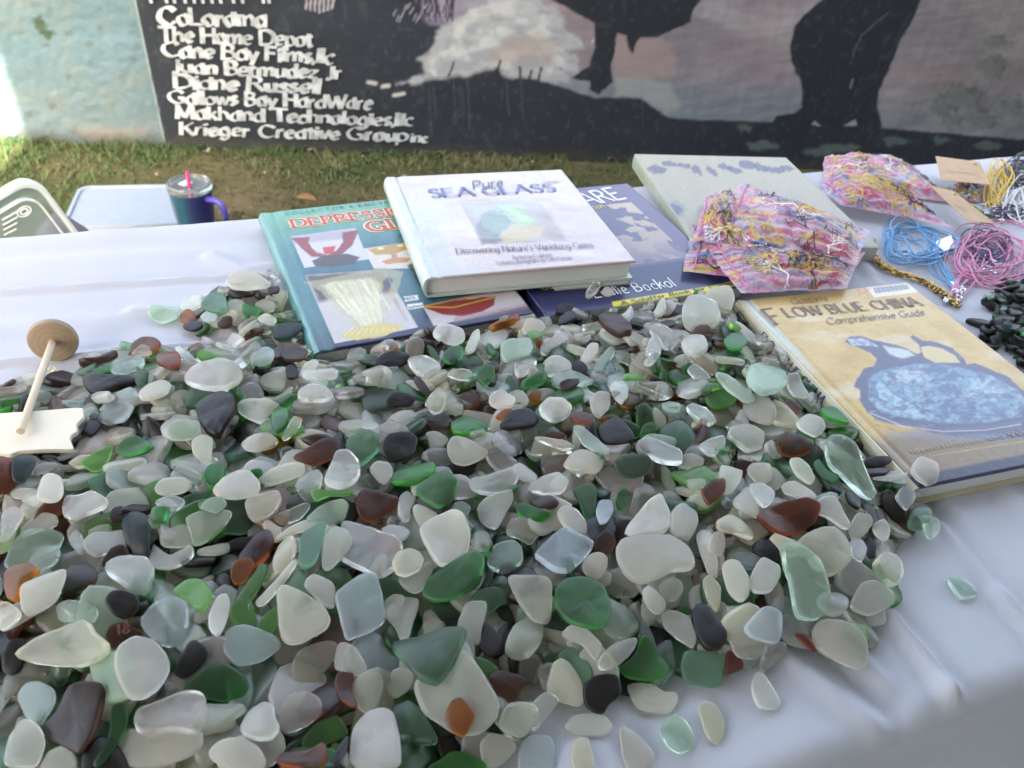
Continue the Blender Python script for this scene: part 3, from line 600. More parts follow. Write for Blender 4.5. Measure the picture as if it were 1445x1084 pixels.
# ------------------------------------------------------------------ books
PAGES = None
def pages_mat():
    m, nt, b = new_mat("page_edges"); L = nt.links; tc = N(nt, "ShaderNodeTexCoord"); w = N(nt, "ShaderNodeTexWave", Scale=420.0, Distortion=2.5, Detail=2.0); w.bands_direction = 'Z'
    mp = N(nt, "ShaderNodeMapping"); L.new(tc.outputs["Object"], mp.inputs[0]); mp.inputs["Scale"].default_value = (.03, .03, 1.0); L.new(mp.outputs[0], w.inputs["Vector"])
    r = N(nt, "ShaderNodeValToRGB"); r.color_ramp.elements[0].color = (.46, .47, .47, 1); r.color_ramp.elements[1].color = (.72, .72, .70, 1)
    L.new(w.outputs["Fac"], r.inputs[0]); L.new(r.outputs[0], b.inputs["Base Color"]); b.inputs["Roughness"].default_value = .85
    return m
PAGES = pages_mat()
BOOKS = []
class Book:
    """hardback lying flat: bl corner x,y, angle a, width w along the bottom edge, depth d; spine on the left"""
    def __init__(s, name, label, x, y, a, w, d, z0, z1, soft=False, group=None):
        s.x, s.y, s.a, s.w, s.d, s.z0, s.z1, s.soft = x, y, a, w, d, z0, z1, soft
        s.root = empty(name, (x, y, ZT + z0), a); tag(s.root, label, "book", "books on the stall table")
        s.ex = np.array([math.cos(a), math.sin(a)]); s.ey = np.array([-math.sin(a), math.cos(a)]); BOOKS.append(s)
    def loc(s, px, py):
        P = at(px, py, s.z1)[:2] - np.array([s.x, s.y]); return np.array([P @ s.ex, P @ s.ey])
    def build(s, paint, base, step, mcover, spine_col, inner, paper=PAGES, wav=0.0):
        w, d, T = s.w, s.d, s.z1 - s.z0; bt = .0012 if s.soft else .0028
        nx = int(w / step) + 2; ny = int(d / step) + 2
        gx, gy = np.linspace(0, w, nx), np.linspace(0, d, ny); X, Y = np.meshgrid(gx, gy, indexing='ij'); x = X.ravel(); y = Y.ravel()
        ed = np.minimum(np.minimum(x, w - x), np.minimum(y, d - y))
        z = np.full(x.shape, T) - .0012 * np.clip(1 - ed / .0016, 0, 1) ** 2
        if not s.soft: z -= .0011 * np.exp(-((x - .0105) / .0028) ** 2)
        z += wav * (fbm(x * 18, y * 26, 3, 3) - .5)
        Wp = np.stack([s.x + x * s.ex[0] + y * s.ey[0], s.y + x * s.ex[1] + y * s.ey[1], ZT + s.z0 + z], 1)
        PX, PY = to_px(Wp); p = Paint(PX, PY, base); p.u, p.v = x / w, y / d; paint(p)
        V = [np.stack([x, y, z], 1)]; F = [grid_faces(nx, ny)]; C = [p.C]
        # board edge and underside
        ring = np.concatenate([np.arange(nx) * ny, (nx - 1) * ny + np.arange(1, ny), (np.arange(nx - 2, -1, -1)) * ny + ny - 1, np.arange(ny - 2, 0, -1)])
        lo = V[0][ring].copy(); lo[:, 2] = T - bt; o = nx * ny; n = len(ring); k = np.arange(n)
        V.append(lo); C.append(p.C[ring] * .9); F.append(np.stack([ring, o + k, o + (k + 1) % n, ring[(k + 1) % n]], 1))
        V.append(np.array([[0, 0, T - bt], [w, 0, T - bt], [w, d, T - bt], [0, d, T - bt]])); C.append(np.tile(p.C[:1], (4, 1))); F.append(np.array([[o + n + 3, o + n + 2, o + n + 1, o + n]]))
        s.cover = mesh_np("front_cover", np.concatenate(V), np.concatenate(F), mcover, s.root, colors=np.concatenate(C))
        sm_ = mcover if False else mat(s.root.name + "_spine_board", spine_col, .35, coat=.5, var=.1, vs=30)
        mb = MB(); mb.box(0, w, 0, d, .0005, bt); mb.build("back_cover", sm_, s.root, sm=False)
        i = .0012 if s.soft else .0045
        mb = MB(); mb.box(-.0008 if s.soft else -.0038, w - i, i, d - i, bt + .0002, T - bt - .0002); mb.build("page_block", paper, s.root, sm=False)
        # rounded spine
        mb = MB(); R = []
        for yy in (0, d):
            L = []
            bul = .0015 if s.soft else .0065
            for t in np.linspace(-1, 1, 11): L.append((-bul * math.sqrt(max(0, 1 - t * t * .96)), yy, T / 2 + t * (T / 2 - .0003)))
            for t in np.linspace(1, -1, 11): L.append((-bul * math.sqrt(max(0, 1 - t * t * .96)) + .0028, yy, T / 2 + t * (T / 2 - .0008)))
            R.append(L)
        mb.loft(R); s.spine = mb.build("spine", sm_, s.root)
        return s
    def text(s, t, xa, ya, xb, yb, h, m, ang=None, parent=None, lift=.00035, **kw):
        a = s.loc(xa, ya); b = s.loc(xb, yb); dn = (b - a) / np.linalg.norm(b - a); up = np.array([-dn[1], dn[0]])
        z = s.z1 - s.z0 + lift
        return put_text(t, (*a, z), (*b, z), (*up, 0), h, m, parent or s.cover, **kw)

def ink(name, c, r=.5): return mat(name, c, r, var=.08, coat=.3)
NAVY = ink("navy_ink", (.05, .055, .16)); BLUEI = ink("blue_grey_ink", (.10, .15, .34)); BROWNI = ink("brown_ink", (.14, .085, .07)); WHITEI = ink("white_ink", (.8, .8, .78)); YELI = ink("yellow_ink", (.75, .6, .05))
REDI = ink("red_ink", (.45, .05, .03)); CREAMI = ink("cream_ink", (.8, .65, .42)); BLACKI = ink("black_ink", (.02, .02, .025)); GREENI = ink("dark_green_ink", (.03, .10, .09)); PLUMI = ink("plum_ink", (.12, .08, .16))
GLOSS = paint_mat("laminated_cover", .32, coat=.2, coat_rough=.09, bump=.10, bs=28, bd=.002, spec=.35)
MYLAR = paint_mat("cover_under_wrinkled_plastic", .38, coat=1.0, coat_rough=.12, bump=.55, bs=11, bd=.006)
FILM = paint_mat("cover_under_textured_film", .36, coat=.3, coat_rough=.12, spec=.35, bump=.32, bs=120, bd=.0012)

# -- green encyclopedia of depression glass
def dg_paint(p):
    u, v = p.u, p.v
    t = smooth(.55, 1.0, v)[:, None]; p.C = np.array([.03, .13, .17]) * (1 - t) + np.array([.11, .34, .23]) * t
    lo = smooth(.22, .0, v)[:, None]; p.C = p.C * (1 - lo) + np.array([.02, .022, .07]) * lo
    p.noise(.25, 12, 5)
    hb = smooth(.075, .06, u)[:, None]; p.C = p.C * (1 - hb) + (p.C * .75 + np.array([.05, .16, .13]) * .5) * hb
    p.poly("410,334 501,322 520,366 430,378", (.52, .51, .53), .6); p.poly("410,334 501,322 503,335 415,345", (.32, .29, .33), 3, 0, .8)
    p.poly("513,351 590,340 600,378 528,380", (.60, .55, .48), .6)
    p.poly("430,388 542,380 590,462 472,485", (.50, .47, .45), .6); p.poly("430,388 542,380 560,412 450,425", (.055, .045, .055), 5, 2, .95)
    p.poly("540,400 556,420 572,450 560,430", (.2, .08, .05), 5, 2, .7)
    p.poly("575,375 590,368 610,415 600,415", (.02, .04, .03), 1, 2, .9)
    # red horn dish
    p.poly("410,336 438,334 435,342 446,356 462,360 475,354 484,342 483,328 506,325 498,345 484,358 462,364 440,362 424,350 418,342", (.24, .03, .03), 1, 1)
    p.poly("455,349 474,347 470,358 458,359", (.5, .03, .03), 1); p.poly("440,368 460,360 490,358 508,363 500,372 470,377 445,376", (.06, .045, .045), 1)
    for k in range(9): p.line([(428 + 3.2 * k, 350 + 1.3 * k), (431 + 3.2 * k, 346 + 1.6 * k)], .9, (.45, .08, .08), .7)
    # amber comport
    p.poly("519,352 555,345 579,343 579,350 560,358 530,360", (.45, .26, .06), .8, 1); p.poly("552,358 560,358 562,366 553,367", (.5, .22, .08), .8); p.poly("538,369 556,363 580,364 575,370 545,373", (.5, .22, .08), .8)
    for q in ((537, 351), (565, 347)): p.poly([(q[0] - 4, q[1] - 1.5), (q[0] + 4, q[1] - 2), (q[0] + 4, q[1] + 1), (q[0] - 4, q[1] + 1.5)], (.75, .62, .35), .6)
    # yellow glass pitcher
    p.poly("428,398 450,395 500,385 548,379 569,384 560,415 542,450 541,430 555,395 548,390 540,398 542,452 570,460 540,476 505,479 478,475 500,464 470,432 452,410", (.50, .46, .26), 1.5, 1, .5)
    p.poly("452,402 490,396 520,392 535,400 541,452 515,463 490,440", (.72, .68, .44), 3, 3, .6)
    for k in range(16): p.line([(456 + 5.2 * k, 402 - .8 * k), (508 + 2.2 * k, 462 - .4 * k)], .9, (.74, .71, .56) if k % 3 else (.22, .19, .12), .34)
    for k in range(26): q_ = random.random(); r_ = random.random() * .5; p.line([(458 + 78 * q_ + 20 * r_, 402 - 10 * q_ + 50 * r_), (470 + 72 * q_ + 34 * r_, 412 - 8 * q_ + 70 * r_)], random.uniform(.8, 2), (.86, .83, .70) if k % 2 else (.42, .36, .16), .55)
    p.poly("478,475 505,462 540,455 571,460 545,474 505,480", (.6, .46, .15), 1, 1, .9)
    for k in range(9): p.line([(486 + 9 * k, 474 - k), (498 + 7 * k, 463)], .8, (.85, .75, .45), .7)
    # red bowl picture
    p.poly("598,435 680,415 720,405 752,430 612,460", (.50, .45, .46), .6); p.poly("598,434 640,424 700,418 697,430 680,440 655,446 625,444", (.26, .025, .025), 1, 1); p.line("598,433 640,434 700,419", 2, (.6, .35, .03), .9)
    p.line("600,432 650,421 712,408", 2, (.6, .3, .05), .9)
    p.poly("640,448 750,428 752,434 640,456", (.32, .16, .18), 2, 1, .6)
    # price stickers
    p.poly("569,419 589,416 591,423 571,426", (.72, .73, .72), .5); p.poly("574,430 596,427 598,434 576,437", (.72, .73, .72), .5)
dg = Book("glass_encyclopedia", "green glass encyclopedia with a yellow pitcher on its cover, under the pale book", -.1809, .5517, .4861, .2215, .288, 0, .020)
dg.build(dg_paint, (.1, .3, .28), .0011, GLOSS, (.06, .22, .22), None)
dg.text("COLLECTOR'S ENCYCLOPEDIA", 403, 304, 607, 281, .007, GREENI, nib=40, wmax=.14, wmin=.08, gap=.34)
for lift, m, wa, wi in ((.0003, CREAMI, .34, .24), (.00065, REDI, .20, .10)):
    dg.text("DEPRESSION", 414, 322, 597, 299, .0195, m, nib=10, wmax=wa, wmin=wi, serif=.1, gap=.14, lift=lift)
    dg.text("GLASS", 522, 328, 640, 311, .0245, m, nib=10, wmax=wa, wmin=wi, serif=.1, gap=.14, lift=lift)
dg.text("EIGHTEENTH EDITION", 563, 334, 660, 320, .0035, BLACKI, nib=40, wmax=.16, wmin=.1)
dg.text("N15", 571, 424.5, 586, 422, .005, BLACKI, wmax=.14, wmin=.08); dg.text("Kellaus", 577, 436, 596, 432.5, .004, BLACKI, wmax=.14, wmin=.08, slant=.2)

# -- navy ware book (Schiffer)
def wr_paint(p):
    u, v = p.u, p.v
    p.C[:] = (.125, .10, .185); p.noise(.12, 20, 2)
    b = smooth(.27, .23, v)[:, None]; p.C = p.C * (1 - b) + np.array([.018, .022, .085]) * b
    m_ = smooth(.1, .104, u) * smooth(.9, .896, u) * smooth(.265, .27, v) * smooth(.80, .795, v)
    t = np.clip((.80 - v) / .53, 0, 1)[:, None]; pic = np.array([.52, .40, .29]) * (1 - .55 * t) + np.array([.16, .13, .21]) * .55 * t
    n = fbm(u * 9, v * 11, 61, 4); f = smooth(.53, .57, n)[:, None]; pic = pic * (1 - f) + np.array([.10, .095, .17]) * f
    f2 = smooth(.5, .2, v)[:, None] * smooth(.38, .5, fbm(u * 16, v * 16, 63, 4))[:, None] * .8; pic = pic * (1 - f2) + np.array([.13, .12, .19]) * f2
    p.C = p.C * (1 - m_[:, None]) + pic * m_[:, None]
    q = at(868, 427, .018)
    p.poly("863,426 1000,404 1060,392 1062,398 1002,412 866,434", (.70, .58, .05), .5)
wr = Book("ware_price_guide", "dark blue paperback guide with a yellow band, half under the pale book", .0294, .6553, .4463, .2455, .2791, 0, .0175, soft=True)
wr.build(wr_paint, (.05, .05, .12), .0013, GLOSS, (.02, .025, .10), None)
wr.text("WARE", 800, 296, 884, 280, .035, WHITEI, nib=0, wmax=.12, wmin=.11, gap=.1)
wr.text("Collection", 806, 303, 855, 293, .010, YELI, nib=0, wmax=.13, wmin=.12)
wr.text("Guide", 765, 410, 799, 405, .013, YELI, nib=0, wmax=.13, wmin=.12)
wr.text("Leslie Bockol", 840, 421, 955, 404, .018, WHITEI, nib=20, wmax=.10, wmin=.07, gap=.12, jit=.03)
wr.text("A Schiffer Book for Collectors", 877, 431, 1058, 397.5, .0062, BLACKI, nib=0, wmax=.13, wmin=.12, slant=.1)

# -- thin booklet between
bk = Book("thin_booklet", "thin white booklet peeping out under the pale book's right corner", .0365, .706, .3632, .088, .12, .0176, .0213, soft=True)
bk.build(lambda p: p.noise(.1, 10), (.6, .6, .6), .004, GLOSS, (.5, .5, .5), None)

# -- pure sea glass
def ps_paint(p):
    u, v = p.u, p.v; p.noise(.05, 25, 4)
    g = smooth(.32, .16, u)[:, None] * smooth(.95, .5, v)[:, None] * .55; p.C = p.C * (1 - g) + np.array([.42, .47, .44]) * g
    g = (smooth(.12, .16, u) * smooth(.42, .30, u) * smooth(.0, .1, v) * smooth(.55, .4, v))[:, None] * .5; p.C = p.C * (1 - g) + np.array([.62, .45, .36]) * g
    hb = smooth(.05, .035, u)[:, None]; p.C = p.C * (1 - hb * .5) + np.array([.38, .46, .42]) * hb * .5
    p.poly("650,287 760,283.5 800,340 680,345", (.30, .24, .18), .5); p.poly("650,287 760,283.5 775,305 670,308", (.36, .33, .28), 6, 3, .8); p.poly("700,283 760,283.5 770,300 720,310", (.36, .31, .26), 8, 3, .8)
    p.poly("670,318 684,306 702,320 715,335 700,344 680,345", (.06, .05, .045), 3, 2, .9); p.poly("760,300 775,300 800,340 770,342", (.28, .19, .14), 8, 2, .8)
    p.poly("712,320 735,316 752,318 768,322 764,332 740,340 716,343 705,334", (.42, .30, .10), 2, 2, .95)
    p.poly("678,305 690,297 708,298 722,312 715,325 695,328 680,320", (.11, .19, .13), 2, 2, .95)
    p.poly("698,290 720,289 740,297 754,309 748,318 735,320 722,310 712,298", (.24, .40, .15), 2, 1, .95); p.poly("705,291 722,292 745,306 742,313 725,304", (.40, .52, .28), 2, 1, .7)
ps = Book("sea_glass_book", "pale pink hardback in plastic, titled SEA GLASS, lying atop two books", -.0947, .6592, .3632, .2306, .2425, .0216, .046)
ps.build(ps_paint, (.46, .35, .325), .0011, MYLAR, (.46, .54, .50), None, wav=.0009)
L_ = .0012
ps.text("SEA GLASS", 608, 279, 786, 270.5, .0215, BLUEI, nib=0, wmax=.15, wmin=.06, serif=.07, gap=.09, lift=L_)
ps.text("Pure", 668, 268, 711, 263, .0215, BLACKI, nib=60, wmax=.10, wmin=.045, slant=.35, gap=.05, lift=L_)
ps.text("Discovering Nature's Vanishing Gems", 645, 359, 838, 349.5, .0112, PLUMI, nib=0, wmax=.13, wmin=.07, serif=.05, gap=.08, lift=L_)
ps.text("By Richard LaMotte", 725, 366.5, 780, 362.5, .0065, PLUMI, nib=0, wmax=.13, wmin=.08, lift=L_)
ps.text("Featuring photographs by Celia Pearson", 701, 374, 808, 366.5, .0065, PLUMI, nib=0, wmax=.13, wmin=.08, lift=L_)

# -- flow blue china
def fb_paint(p):
    u, v = p.u, p.v
    n = fbm(u * 9, v * 12, 71, 4)[:, None]; p.C = np.array([.52, .30, .06]) * (1 - n) + np.array([.70, .50, .19]) * n
    wv = smooth(.5, .8, fbm(u * 4 + 3, v * 14, 73, 3))[:, None] * .5; p.C = p.C * (1 - wv) + np.array([.72, .64, .46]) * wv
    b = smooth(.24, .17, v + .03 * (fbm(u * 7, v * 7, 77) - .5))[:, None]; p.C = p.C * (1 - b) + np.array([.25, .17, .09]) * b
    b = smooth(.05, .035, v)[:, None]; p.C = p.C * (1 - b) + np.array([.02, .022, .06]) * b
    hb = smooth(.062, .055, u)[:, None] * smooth(.5, .7, v)[:, None]; p.C = p.C * (1 - hb) + np.array([.56, .57, .46]) * hb
    # pitcher and bowl
    OUT = "1192,482 1198,475 1216,474 1240,482 1262,486 1280,492 1296,500 1300,496 1297,486 1284,476 1288,473 1302,480 1322,483 1344,492 1360,505 1364,515 1375,512 1395,520 1420,530 1440,548 1470,565 1500,590 1490,615 1440,618 1400,622 1360,617 1320,612 1280,602 1240,594 1222,580 1213,565 1214,552 1205,545 1208,535 1214,528 1218,520 1232,518 1238,508 1228,498 1208,490"
    p.poly(OUT, (.10, .10, .17), 1.2, 1.5, 1, 6)
    p.poly("1299,490 1310,488 1330,492 1348,502 1355,512 1346,512 1320,512 1304,504", (.66, .50, .26), 1)       # gap in the handle
    p.poly("1196,479 1214,477 1232,483 1240,490 1225,488 1204,488", (.42, .46, .52), 1, 1); p.poly("1246,488 1282,494 1292,502 1272,506 1255,500", (.52, .57, .55), 2, 1)
    p.poly("1225,535 1246,522 1290,514 1330,514 1365,522 1400,530 1435,550 1450,570 1430,590 1390,596 1340,598 1290,592 1245,582 1226,565", (.17, .31, .42), 2, 2)
    p.poly("1228,545 1245,540 1262,555 1290,575 1320,590 1270,588 1238,572", (.36, .56, .62), 4, 3, .8); p.poly("1260,525 1300,518 1310,530 1290,545 1262,538", (.45, .55, .60), 3, 3, .8); p.poly("1370,535 1400,538 1425,556 1400,565 1372,552", (.40, .54, .62), 4, 3, .8)
    m = (p.C[:, 2] > .3) & (p.C[:, 2] > p.C[:, 0] * 1.15); f = smooth(.47, .60, fbm(p.X / 6, p.Y / 4, 79, 4)) * m; p.mix(f * .45, (.07, .09, .20)); f = smooth(.5, .62, fbm(p.X / 14, p.Y / 9, 83, 4)) * m; p.mix(f * .7, (.09, .11, .22)); f = smooth(.56, .68, fbm(p.X / 10, p.Y / 6, 85, 4)) * m; p.mix(f * .4, (.46, .55, .56))
    p.line("1225,580 1270,598 1330,606 1390,603 1440,596", 3, (.13, .14, .22), .9); p.line("1228,583 1272,601 1330,609 1390,607 1440,599", 1.3, (.55, .57, .55), .9)
    p.line("1244,536 1262,556 1300,577 1330,590", 1.2, (.08, .08, .16), .8)
    for k in range(70):
        a = 1225 + random.random() * 215; c = 560 + random.random() * 42 - .06 * (a - 1330)
        p.line([(a, c), (a + random.uniform(2, 8), c + random.uniform(-2, 2))], random.uniform(1, 2.6), (.30, .42, .52) if k % 2 else (.05, .07, .2), .5)
    p.poly("1240,612 1290,609 1340,614 1420,612 1420,620 1340,622 1290,618", (.2, .25, .35), 3, 3, .5)
    # bar-code label and red stamp
    p.poly("1222,405 1287,398 1297,412 1234,420", (.74, .66, .52), .6)
    p.poly("1232,406 1280,401 1284,408 1236,414", (.36, .35, .36), .7)
    for k in range(24): p.line([(1233 + 2 * k, 406.5 - .2 * k), (1236 + 2 * k, 413.5 - .25 * k)], .8 + .8 * (k % 3 == 0), (.12, .12, .13), .7, .4)
    for q in ("1208,411 1216,408", "1211,406 1214,418", "1218,412 1228,408", "1220,406 1226,418", "1214,415 1222,413"): p.line(q, 1.4, (.62, .10, .06), .8)
    p.line("1316,643 1450,622", .9, (.65, .42, .1), .9)
fb = Book("china_price_guide", "golden hardback on blue china, spine half buried in the sea glass", .3406, .4539, .3707, .227, .2844, 0, .024)
fb.build(fb_paint, (.6, .45, .2), .0010, FILM, (.52, .47, .30), None)
fb.text("F", 1093, 458, 1110, 456, .028, BROWNI, nib=0, wmax=.13, wmin=.06, serif=.08, lift=.0007)
fb.text("LOW BLUE CHINA", 1112, 448, 1302, 431.5, .0165, BROWNI, nib=0, wmax=.17, wmin=.075, serif=.08, gap=.12, lift=.0007)
fb.text("Gaston's", 1117, 430, 1168, 425, .0105, BROWNI, nib=50, wmax=.10, wmin=.04, slant=.3, gap=.03, lift=.0007)
fb.text("Comprehensive Guide", 1168, 458.5, 1306, 445, .0115, BROWNI, nib=50, wmax=.11, wmin=.04, slant=.35, gap=.04, lift=.0007)
fb.text("Identification and Values", 1287, 641, 1470, 609, .0055, ink("tan_ink", (.36, .29, .22)), nib=0, wmax=.12, wmin=.08, gap=.25, lift=.0007)
# spine title runs down the spine
def spine_text(b, t, y0, y1, h, m, **kw):
    T = b.z1 - b.z0
    put_text(t, (-.0073, y0, T * .74), (-.0073, y1, T * .74), (0.20, 0, .98), h, m, b.spine, **kw)
for t, y0, y1, h, kw in (("Gaston's", .268, .238, .007, dict(slant=.3, wmax=.1, wmin=.04)), ("FLOW BLUE CHINA", .228, .118, .0115, dict(nib=0, wmax=.18, wmin=.06, serif=.08)), ("Comprehensive Guide", .085, .02, .0075, dict(slant=.3, wmax=.12, wmin=.05))):
    V, F, adv = letters(t, **kw); d = (y1 - y0) / adv; X = np.stack([np.full(len(V), -.0070) + V[:, 1] * h * .18 - V[:, 2] * 2e-5 - .0003, y0 + V[:, 0] * d, (fb.z1 - fb.z0) * .52 + V[:, 1] * h - h * .2], 1)
    X[:, 0] = -.0065 * np.sqrt(np.clip(1 - ((X[:, 2] - .012) / .012) ** 2 * .96, 0, 1)) - .0003 - V[:, 2] * 2e-5
    mesh_np("lettering", X, F, NAVY, fb.spine, smooth_=False)

# -- cream book at the back
def cr_paint(p):
    u, v = p.u, p.v; p.noise(.08, 14, 3)
    random.seed(5)
    for k in range(11):
        a = 925 + 19 * k + random.uniform(-4, 4); c = 234 + random.uniform(-4, 8) ; r1 = random.uniform(8, 15); r2 = random.uniform(4, 7)
        q = [(a + r1 * math.cos(t) * random.uniform(.7, 1.2) + r2 * math.sin(t) * .8, c + r2 * math.sin(t) * random.uniform(.7, 1.2)) for t in np.linspace(0, 5.6, 8)]
        p.poly(q, (.12, .135, .21), 1.5, 3, .8, 5)
    for k in range(4):
        a = 950 + 52 * k; c = 296 + 3 * k; q = [(a + 19 * math.cos(t), c + 13 * math.sin(t)) for t in np.linspace(0, 5.6, 10)]
        p.poly(q, (.30, .31, .32), 1.5, 3, .8, 5); p.poly([(a + .65 * (x_ - a), c + .65 * (y_ - c)) for x_, y_ in q], (.13, .15, .22), 1.5, 3, .8, 4, seed=8)
    for k in range(6): p.line([(945 + k, 262 + 3.2 * k), (1120 + 3 * k, 262 + 3.2 * k)], 1, (.42, .42, .40), .35)
    # spots along the left edge
cr = Book("cream_reference_book", "cream softcover with small grey blue pictures behind the organza bags", .207, .836, .2195, .245, .282, 0, .022, soft=True)
cr.build(cr_paint, (.42, .40, .32), .0016, paint_mat("matt_cover", .55, bump=.08, bs=30), (.34, .36, .27), None)

# ------------------------------------------------------------------ fallen wooden sign: disc foot, dowel, blank plaque
def build_sign():
    w1 = mat("pale_birch", (.62, .50, .36), .6, var=.1, vs=25, bump=.1, bs=200); w2 = mat("bleached_plywood", (.68, .62, .50), .65, var=.07, vs=18, bump=.1, bs=220)
    m, nt, b = new_mat("turned_birch"); L = nt.links; tc = N(nt, "ShaderNodeTexCoord"); wv = N(nt, "ShaderNodeTexWave", Scale=60.0, Distortion=7.0, Detail=4.0); wv.wave_type = 'RINGS'; wv.rings_direction = 'Z'
    L.new(tc.outputs["Object"], wv.inputs["Vector"]); r = N(nt, "ShaderNodeValToRGB"); r.color_ramp.elements[0].color = (.30, .215, .14, 1); r.color_ramp.elements[1].color = (.34, .25, .165, 1); L.new(wv.outputs["Fac"], r.inputs[0]); L.new(r.outputs[0], b.inputs["Base Color"]); b.inputs["Roughness"].default_value = .55
    A = at(75, 480, .0212); B = at(29, 609, .0405); ax = Vector(B - A).normalized()
    root = empty("wooden_sign", (A[0], A[1], ZT)); tag(root, "small wooden sign tipped over: round foot, dowel and blank plaque", "sign")
    q = ax.to_track_quat('Z', 'Y').to_matrix().to_4x4()
    dsk = MB(); dsk.lathe([(.0, -.0045), (.0165, -.0045), (.0195, -.0035), (.0203, -.001), (.0203, .0015), (.0193, .0036), (.0172, .0044), (0.0, .0044)], 48)
    o = dsk.build("round_foot", m, root); o.matrix_parent_inverse = Matrix(); o.matrix_local = Matrix.Translation(Vector((0, 0, A[2] - ZT))) @ q
    d = MB(); P = [np.array([0, 0, A[2] - ZT]), np.array(B - A) * .5 + np.array([0, 0, A[2] - ZT]), np.array(B - A) + np.array([0, 0, A[2] - ZT])]; d.tube(P, .0029, 14); d.build("dowel", w1, root)
    # plaque outline in photo pixels
    out = pts("-78,606 -70,592 -40,588 0,583 60,579 112,575 117,580 118,588 112,594 108,600 109,608 101,614 99,620 103,630 100,634 70,634 30,636 14,641 0,640 -30,641 -60,645 -74,640 -70,628 -78,618")
    hp = .034; T = .004; top = [at(x, y, hp) for x, y in out]; top = [(p[0] - A[0], p[1] - A[1], hp) for p in catmull(top, 4, True)]
    n = len(top); cx = np.mean(top, 0)
    R = []
    for (z, k) in ((-T, .985), (-T + .0008, 1), (-.0008, 1), (0, .985)): R.append([(cx[0] + (p[0] - cx[0]) * k, cx[1] + (p[1] - cx[1]) * k, hp + z) for p in top])
    mb = MB(); mb.loft(R); mb.build("plaque", w2, root)
    return [(p[0] + A[0], p[1] + A[1]) for p in top], hp - T, np.array([A[:2], B[:2]])
PLQ, PLZ, DOWEL = build_sign()

